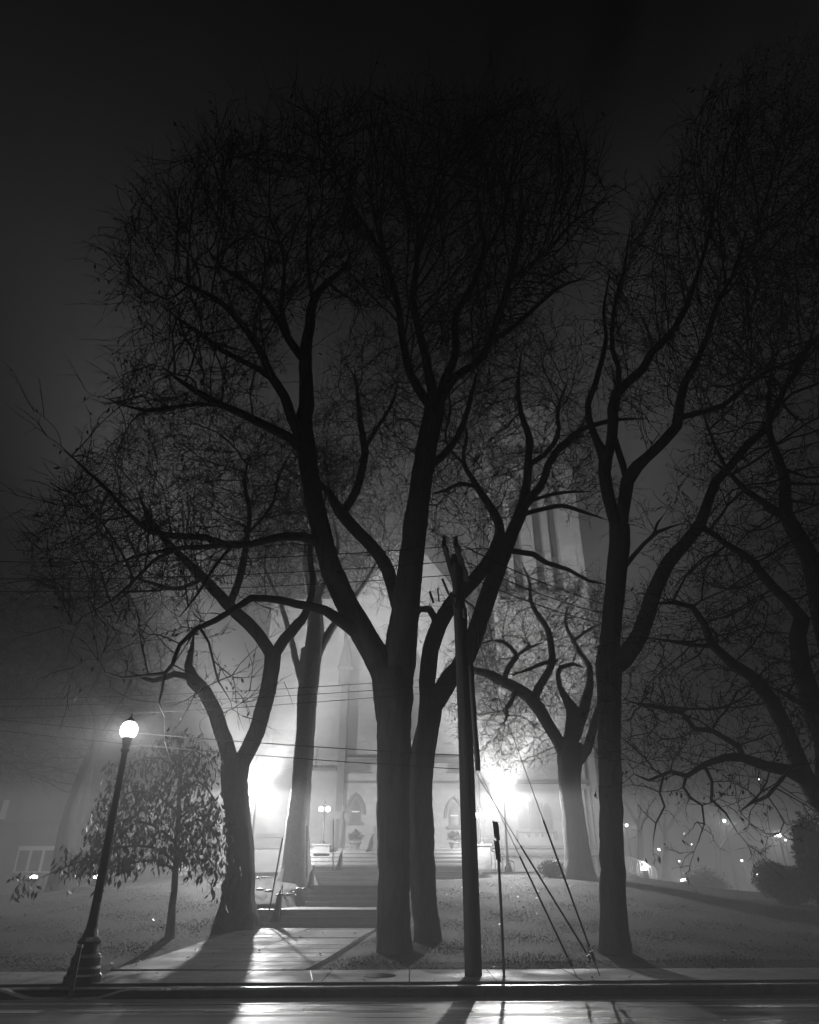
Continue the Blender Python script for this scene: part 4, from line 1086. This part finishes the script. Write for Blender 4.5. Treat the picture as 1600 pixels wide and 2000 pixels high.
# belfry stage: corner piers, mullions, arch heads, dark louvres set back
b = MB(); slots = [(.10,.17),(.24,.31),(.53,.60),(.67,.74)]
slots = [(.085,.19),(.255,.36),(.50,.605),(.67,.775)]
edges = [0.0]+[v for s in slots for v in s]+[1.0]
for k in range(0, len(edges), 2):
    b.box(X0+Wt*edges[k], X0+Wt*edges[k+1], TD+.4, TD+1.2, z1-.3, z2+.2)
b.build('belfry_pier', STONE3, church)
b = MB()
for s0, s1 in slots:
    cx = X0+Wt*(s0+s1)/2; w2 = Wt*(s1-s0)
    zsp = P(0,985,TD).z; n = 8
    for sd_ in (-1, 1):
        for k in range(n):
            t0, t1 = k/n, (k+1)/n
            fx = lambda t: cx+sd_*w2/2*math.cos(t*math.pi/2)**.8 if t < 1 else cx
            fz = lambda t: zsp+2.0*math.sin(t*math.pi/2)
            xa, xb = fx(t0), fx(t1); xo = cx+sd_*w2/2
            b.quad((xo, TD+.4, fz(t0)), (xa, TD+.4, fz(t0)), (xb, TD+.4, fz(t1)), (xo, TD+.4, fz(t1)))
            b.quad((xa, TD+.4, fz(t0)), (xa, TD+1.2, fz(t0)), (xb, TD+1.2, fz(t1)), (xb, TD+.4, fz(t1)))
    b.box(cx-w2/2, cx+w2/2, TD+.4, TD+1.2, zsp+2.0, z2+.2)
b.build('arch_head', STONE3, church)
b = MB(); b.box(X0+.1, X1-.1, TD+1.25, TD+7, z1-.3, z2); b.build('louvre', GLASSD, church)
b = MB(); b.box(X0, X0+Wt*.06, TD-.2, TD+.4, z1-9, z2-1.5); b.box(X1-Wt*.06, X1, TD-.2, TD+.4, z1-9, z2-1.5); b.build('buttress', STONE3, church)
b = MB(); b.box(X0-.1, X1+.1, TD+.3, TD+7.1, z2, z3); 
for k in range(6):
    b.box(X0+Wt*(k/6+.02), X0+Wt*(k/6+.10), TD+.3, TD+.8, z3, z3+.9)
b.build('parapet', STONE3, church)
for s in (0, 1):
    b = MB(); b.lathe((X0+s*Wt, TD+.5, z3), [(.7,-2.5),(.7,.6),(.85,.7),(.85,.9),(.05,4.5)], 8); b.build('pinnacle', TRIM, church)
for s in ((.17,.5),(.585,.5)):
    cx = X0+Wt*(s[0]+.055); pts = []
    for k in range(13):
        a = math.pi*k/12; pts.append((cx-1.25*math.cos(a), TD+.3, P(0,985,TD).z+2.9*math.sin(a)**.8+.2))
    b = MB(); b.tube(pts, .16, 6); b.build('hood_mould', TRIM, church)

# entrance post with a hanging board on the terrace
q = P(661,1650,39.5); root = thing('notice_board', 'dark post with arm and hanging board left of the arched window', 'notice board', (q.x, 39.5, 3.17))
q2 = P(671,1572,39.5); q1 = P(664,1652,39.5)
b = MB(); b.tube([P(664,1652,39.5), P(671,1572,39.5)], .09, 6); b.tube([P(655,1652,39.6), P(657,1590,39.6)], .10, 6); b.build('post', POLEW, root)
def pq(name, x0, y0, x1, y1, D, th=.05):
    A, B = P(x0, y0, D), P(x1, y1, D); b = MB(); b.box(A.x, B.x, D, D+th, B.z, A.z); b.build(name, POLEW, root)
pq('board', 654, 1585, 668, 1600, 39.3); pq('arm', 665, 1581, 681, 1583.5, 39.4); pq('hanging_sign', 673.5, 1586, 681, 1601, 39.4)
# railing up the ramp, right of the pole
root = thing('handrail', 'iron handrail descending from the terrace, right of the utility pole', 'handrail', (P(960,1690,38).x, 38, 2.3))
b = MB()
A = P(930,1645,37.4); B = P(1004,1684,36.0); A2 = P(930,1657,37.4); B2 = P(1004,1700,36)
b.tube([A, B], .035, 6); b.build('rail', IRON, root)
b = MB()
for k in range(11):
    t = k/10; q = A+(B-A)*t; b.tube([q, (q.x, q.y, q.z-1.0)], .018, 5)
b.build('baluster', IRON, root)
b = MB(); q0 = A; b.v = []
b.box(A.x, B.x, 36.4, 40, 1.2, 2.3); b.build('ramp_wall', STEP, root)
root = thing('railing', 'pale iron railing beside steps at right of the straight elm', 'railing', G(1240, 1712))
A = P(1198,1664,44); B = P(1256,1683,45); C = P(1280,1697,45.5)
MB().tube([A, B], .05, 6).tube([B, C], .05, 6).tube([A-Vector((0,0,1)), B-Vector((0,0,1))], .04, 6).build('rail', FRAMEP, root)
b = MB()
for k in range(16):
    t = k/15; q = A+(B-A)*t; b.tube([q, (q.x, q.y, q.z-1.05)], .028, 5)
for k in range(1, 6):
    t = k/5; q = B+(C-B)*t; b.tube([q, (q.x, q.y, q.z-1.05)], .028, 5)
b.build('baluster', FRAMEP, root)
b = MB()
for k in range(7): 
    q = A+(B-A)*(k/6); b.box(q.x-.7, q.x+.7, q.y-.6, q.y+.6, .8, q.z-1.05)
b.build('step_block', STEP, root)

# ---------------------------------------------------------------- building at far left
LB = thing('stone_building', 'dim stone hall at the far left with a lit three-part window', 'building', (-24, 44, 1.0))
LD = 42.0
def lb(name, mtl, x0, y0, x1, y1, D, depth, parent=LB, yref=1600, zlo=None):
    return cb(name, mtl, x0, y0, x1, y1, D, depth, yref=yref, parent=parent, zlo=zlo)
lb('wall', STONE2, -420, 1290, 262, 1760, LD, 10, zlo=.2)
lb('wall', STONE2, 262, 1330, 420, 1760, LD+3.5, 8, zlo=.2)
b = MB(); A = P(-420,1290,LD); B = P(262,1290,LD); A.x = P(-420,1600,LD).x; B.x = P(262,1600,LD).x
b.v = [(A.x-.4, LD-.5, A.z), (B.x+.4, LD-.5, A.z), (B.x+.4, LD+5, A.z+6), (A.x-.4, LD+5, A.z+6), (B.x+.4, LD+10.5, A.z), (A.x-.4, LD+10.5, A.z)]
b.f = [(0,1,2,3),(3,2,4,5),(1,4,2),(0,3,5),(0,5,4,1)]; b.build('roof', TRIM, LB)
lb('string_course', TRIM, -420, 1604, 262, 1609, LD-.15, .3)
win = lb('window', FRAMEP, 31, 1652, 108, 1704, LD-.12, .2, yref=1680)
for xa, xb in ((35,54),(60,79),(85,104)): 
    o = lb('pane', GLASSD, xa, 1661, xb, 1702, LD-.16, .06, yref=1680, parent=win)
lb('lintel', TRIM, 29, 1648, 110, 1652, LD-.2, .3, yref=1680)
lb('window', TRIM, -10, 1490, 10, 1540, LD-.06, .1)
w2 = lb('window', FRAMEP, -2, 1562, 8, 1600, LD-.1, .15)
lb('buttress', TRIM, 148, 1500, 158, 1740, LD-.5, 1, zlo=.2)
d = lb('doorway', PANEL, 269, 1676, 284, 1712, LD+3.44, .05, yref=1690, zlo=None)
d['label'] = 'glowing doorway half behind the drooping leaves'
lb('door_frame', TRIM, 264, 1670, 268.5, 1712, LD+3.3, .2, yref=1690); lb('door_frame', TRIM, 284.5, 1670, 289, 1712, LD+3.3, .2, yref=1690)
# low porch rail near the doorway
root = thing('picket_railing', 'short white railing behind the lawn crest near the glowing doorway', 'railing', G(355, 1705))
b = MB()
for k in range(9):
    q = P(350+k*2.3, 1688-k*.4, 41); b.tube([q, (q.x, q.y, q.z-.7)], .02, 5)
q = P(349,1687.5,41); q2 = P(370,1683.8,41); b.tube([q, q2], .03, 5); b.build('rails', FRAMEP, root)

# ---------------------------------------------------------------- grass and fallen leaves
nr = np.random.RandomState(2)
N = 230000
X = nr.uniform(-13, 14, N); O = 2.47+nr.uniform(0, 1, N)**1.6*15
V = np.zeros((N, 3, 3)); keep = np.ones(N, bool); base = np.zeros((N, 3))
for i in range(N):
    x = X[i]; y = 13.55+SK*(x+2.5)+O[i]
    a, c = path_x(y)
    if (a-.03 < x < c+.03 and y < 23.4) or (23.0 < y and -4.7 < x < -.1): keep[i] = False; continue
    base[i] = (x, y, terrain(x, y)-.01)
base = base[keep]; n = len(base)
hgt = nr.uniform(.012, .034, n)*(1+.5*np.sin(base[:, 0]*1.7)*np.sin(base[:, 1]*2.1)); ang = nr.uniform(0, np.pi, n); wd = .006+.006*nr.rand(n)
dx = np.stack([np.cos(ang)*wd, np.sin(ang)*wd, np.zeros(n)], 1); tipv = np.stack([nr.normal(0, .03, n), nr.normal(0, .03, n), hgt], 1)
V = np.stack([base-dx, base+dx, base+tipv], 1).reshape(-1, 3); Q = np.arange(3*n).reshape(-1, 3)
o = np_mesh('grass', V, Q, mat('grass_blade', .022, .6, 2, var=.5, spec=.4), None); tag(o, 'short damp lawn grass', 'grass', kind='stuff')
rr = random.Random(77); an = []
for _ in range(900):
    x = rr.uniform(-12, 12); y = rr.uniform(13.9, 29); z = terrain(x, y); a, c = path_x(y)
    if a < x < c and y < 23.3:
        if rr.random() < .5: continue
        z = walk_h(y)+.03
    elif off(x, y) < 2.5: 
        if rr.random() < .5 or off(x, y) < .5: continue
        z = .175
    else: z += .03
    an.append((x, y, z))
V = []; Q = []
for a in an:
    L = rr.uniform(.05, .10); t = rr.uniform(0, 6.28); d = Vector((math.cos(t), math.sin(t), rr.uniform(0, .5)))*L; s = Vector((-math.sin(t), math.cos(t), rr.uniform(-.3, .6)))*L*.35
    a = Vector(a); i = len(V); V += [a, a+d*.5+s, a+d, a+d*.5-s]; Q.append((i, i+1, i+2, i+3))
o = np_mesh('fallen_leaves', np.array([tuple(v) for v in V]), np.array(Q), mat('wet_leaf', .09, .5, 3, var=.5), None)
tag(o, 'wet fallen leaves scattered over lawn and pavement', 'fallen leaves', kind='stuff')

# ---------------------------------------------------------------- haze
b = MB(); b.box(-112, 112, -9.5, 124, -1.2, 46)
hz = b.build('haze', None)
m = bpy.data.materials.new('haze'); m.use_nodes = True; n = m.node_tree.nodes; n.clear()
pv = n.new('ShaderNodeVolumePrincipled'); oo = n.new('ShaderNodeOutputMaterial')
pv.inputs['Color'].default_value = (.96, .96, .96, 1); pv.inputs['Density'].default_value = FOG_DENSITY; pv.inputs['Anisotropy'].default_value = FOG_G
m.node_tree.links.new(pv.outputs[0], oo.inputs['Volume']); hz.data.materials.append(m); hz['kind'] = 'stuff'
hz.visible_shadow = True
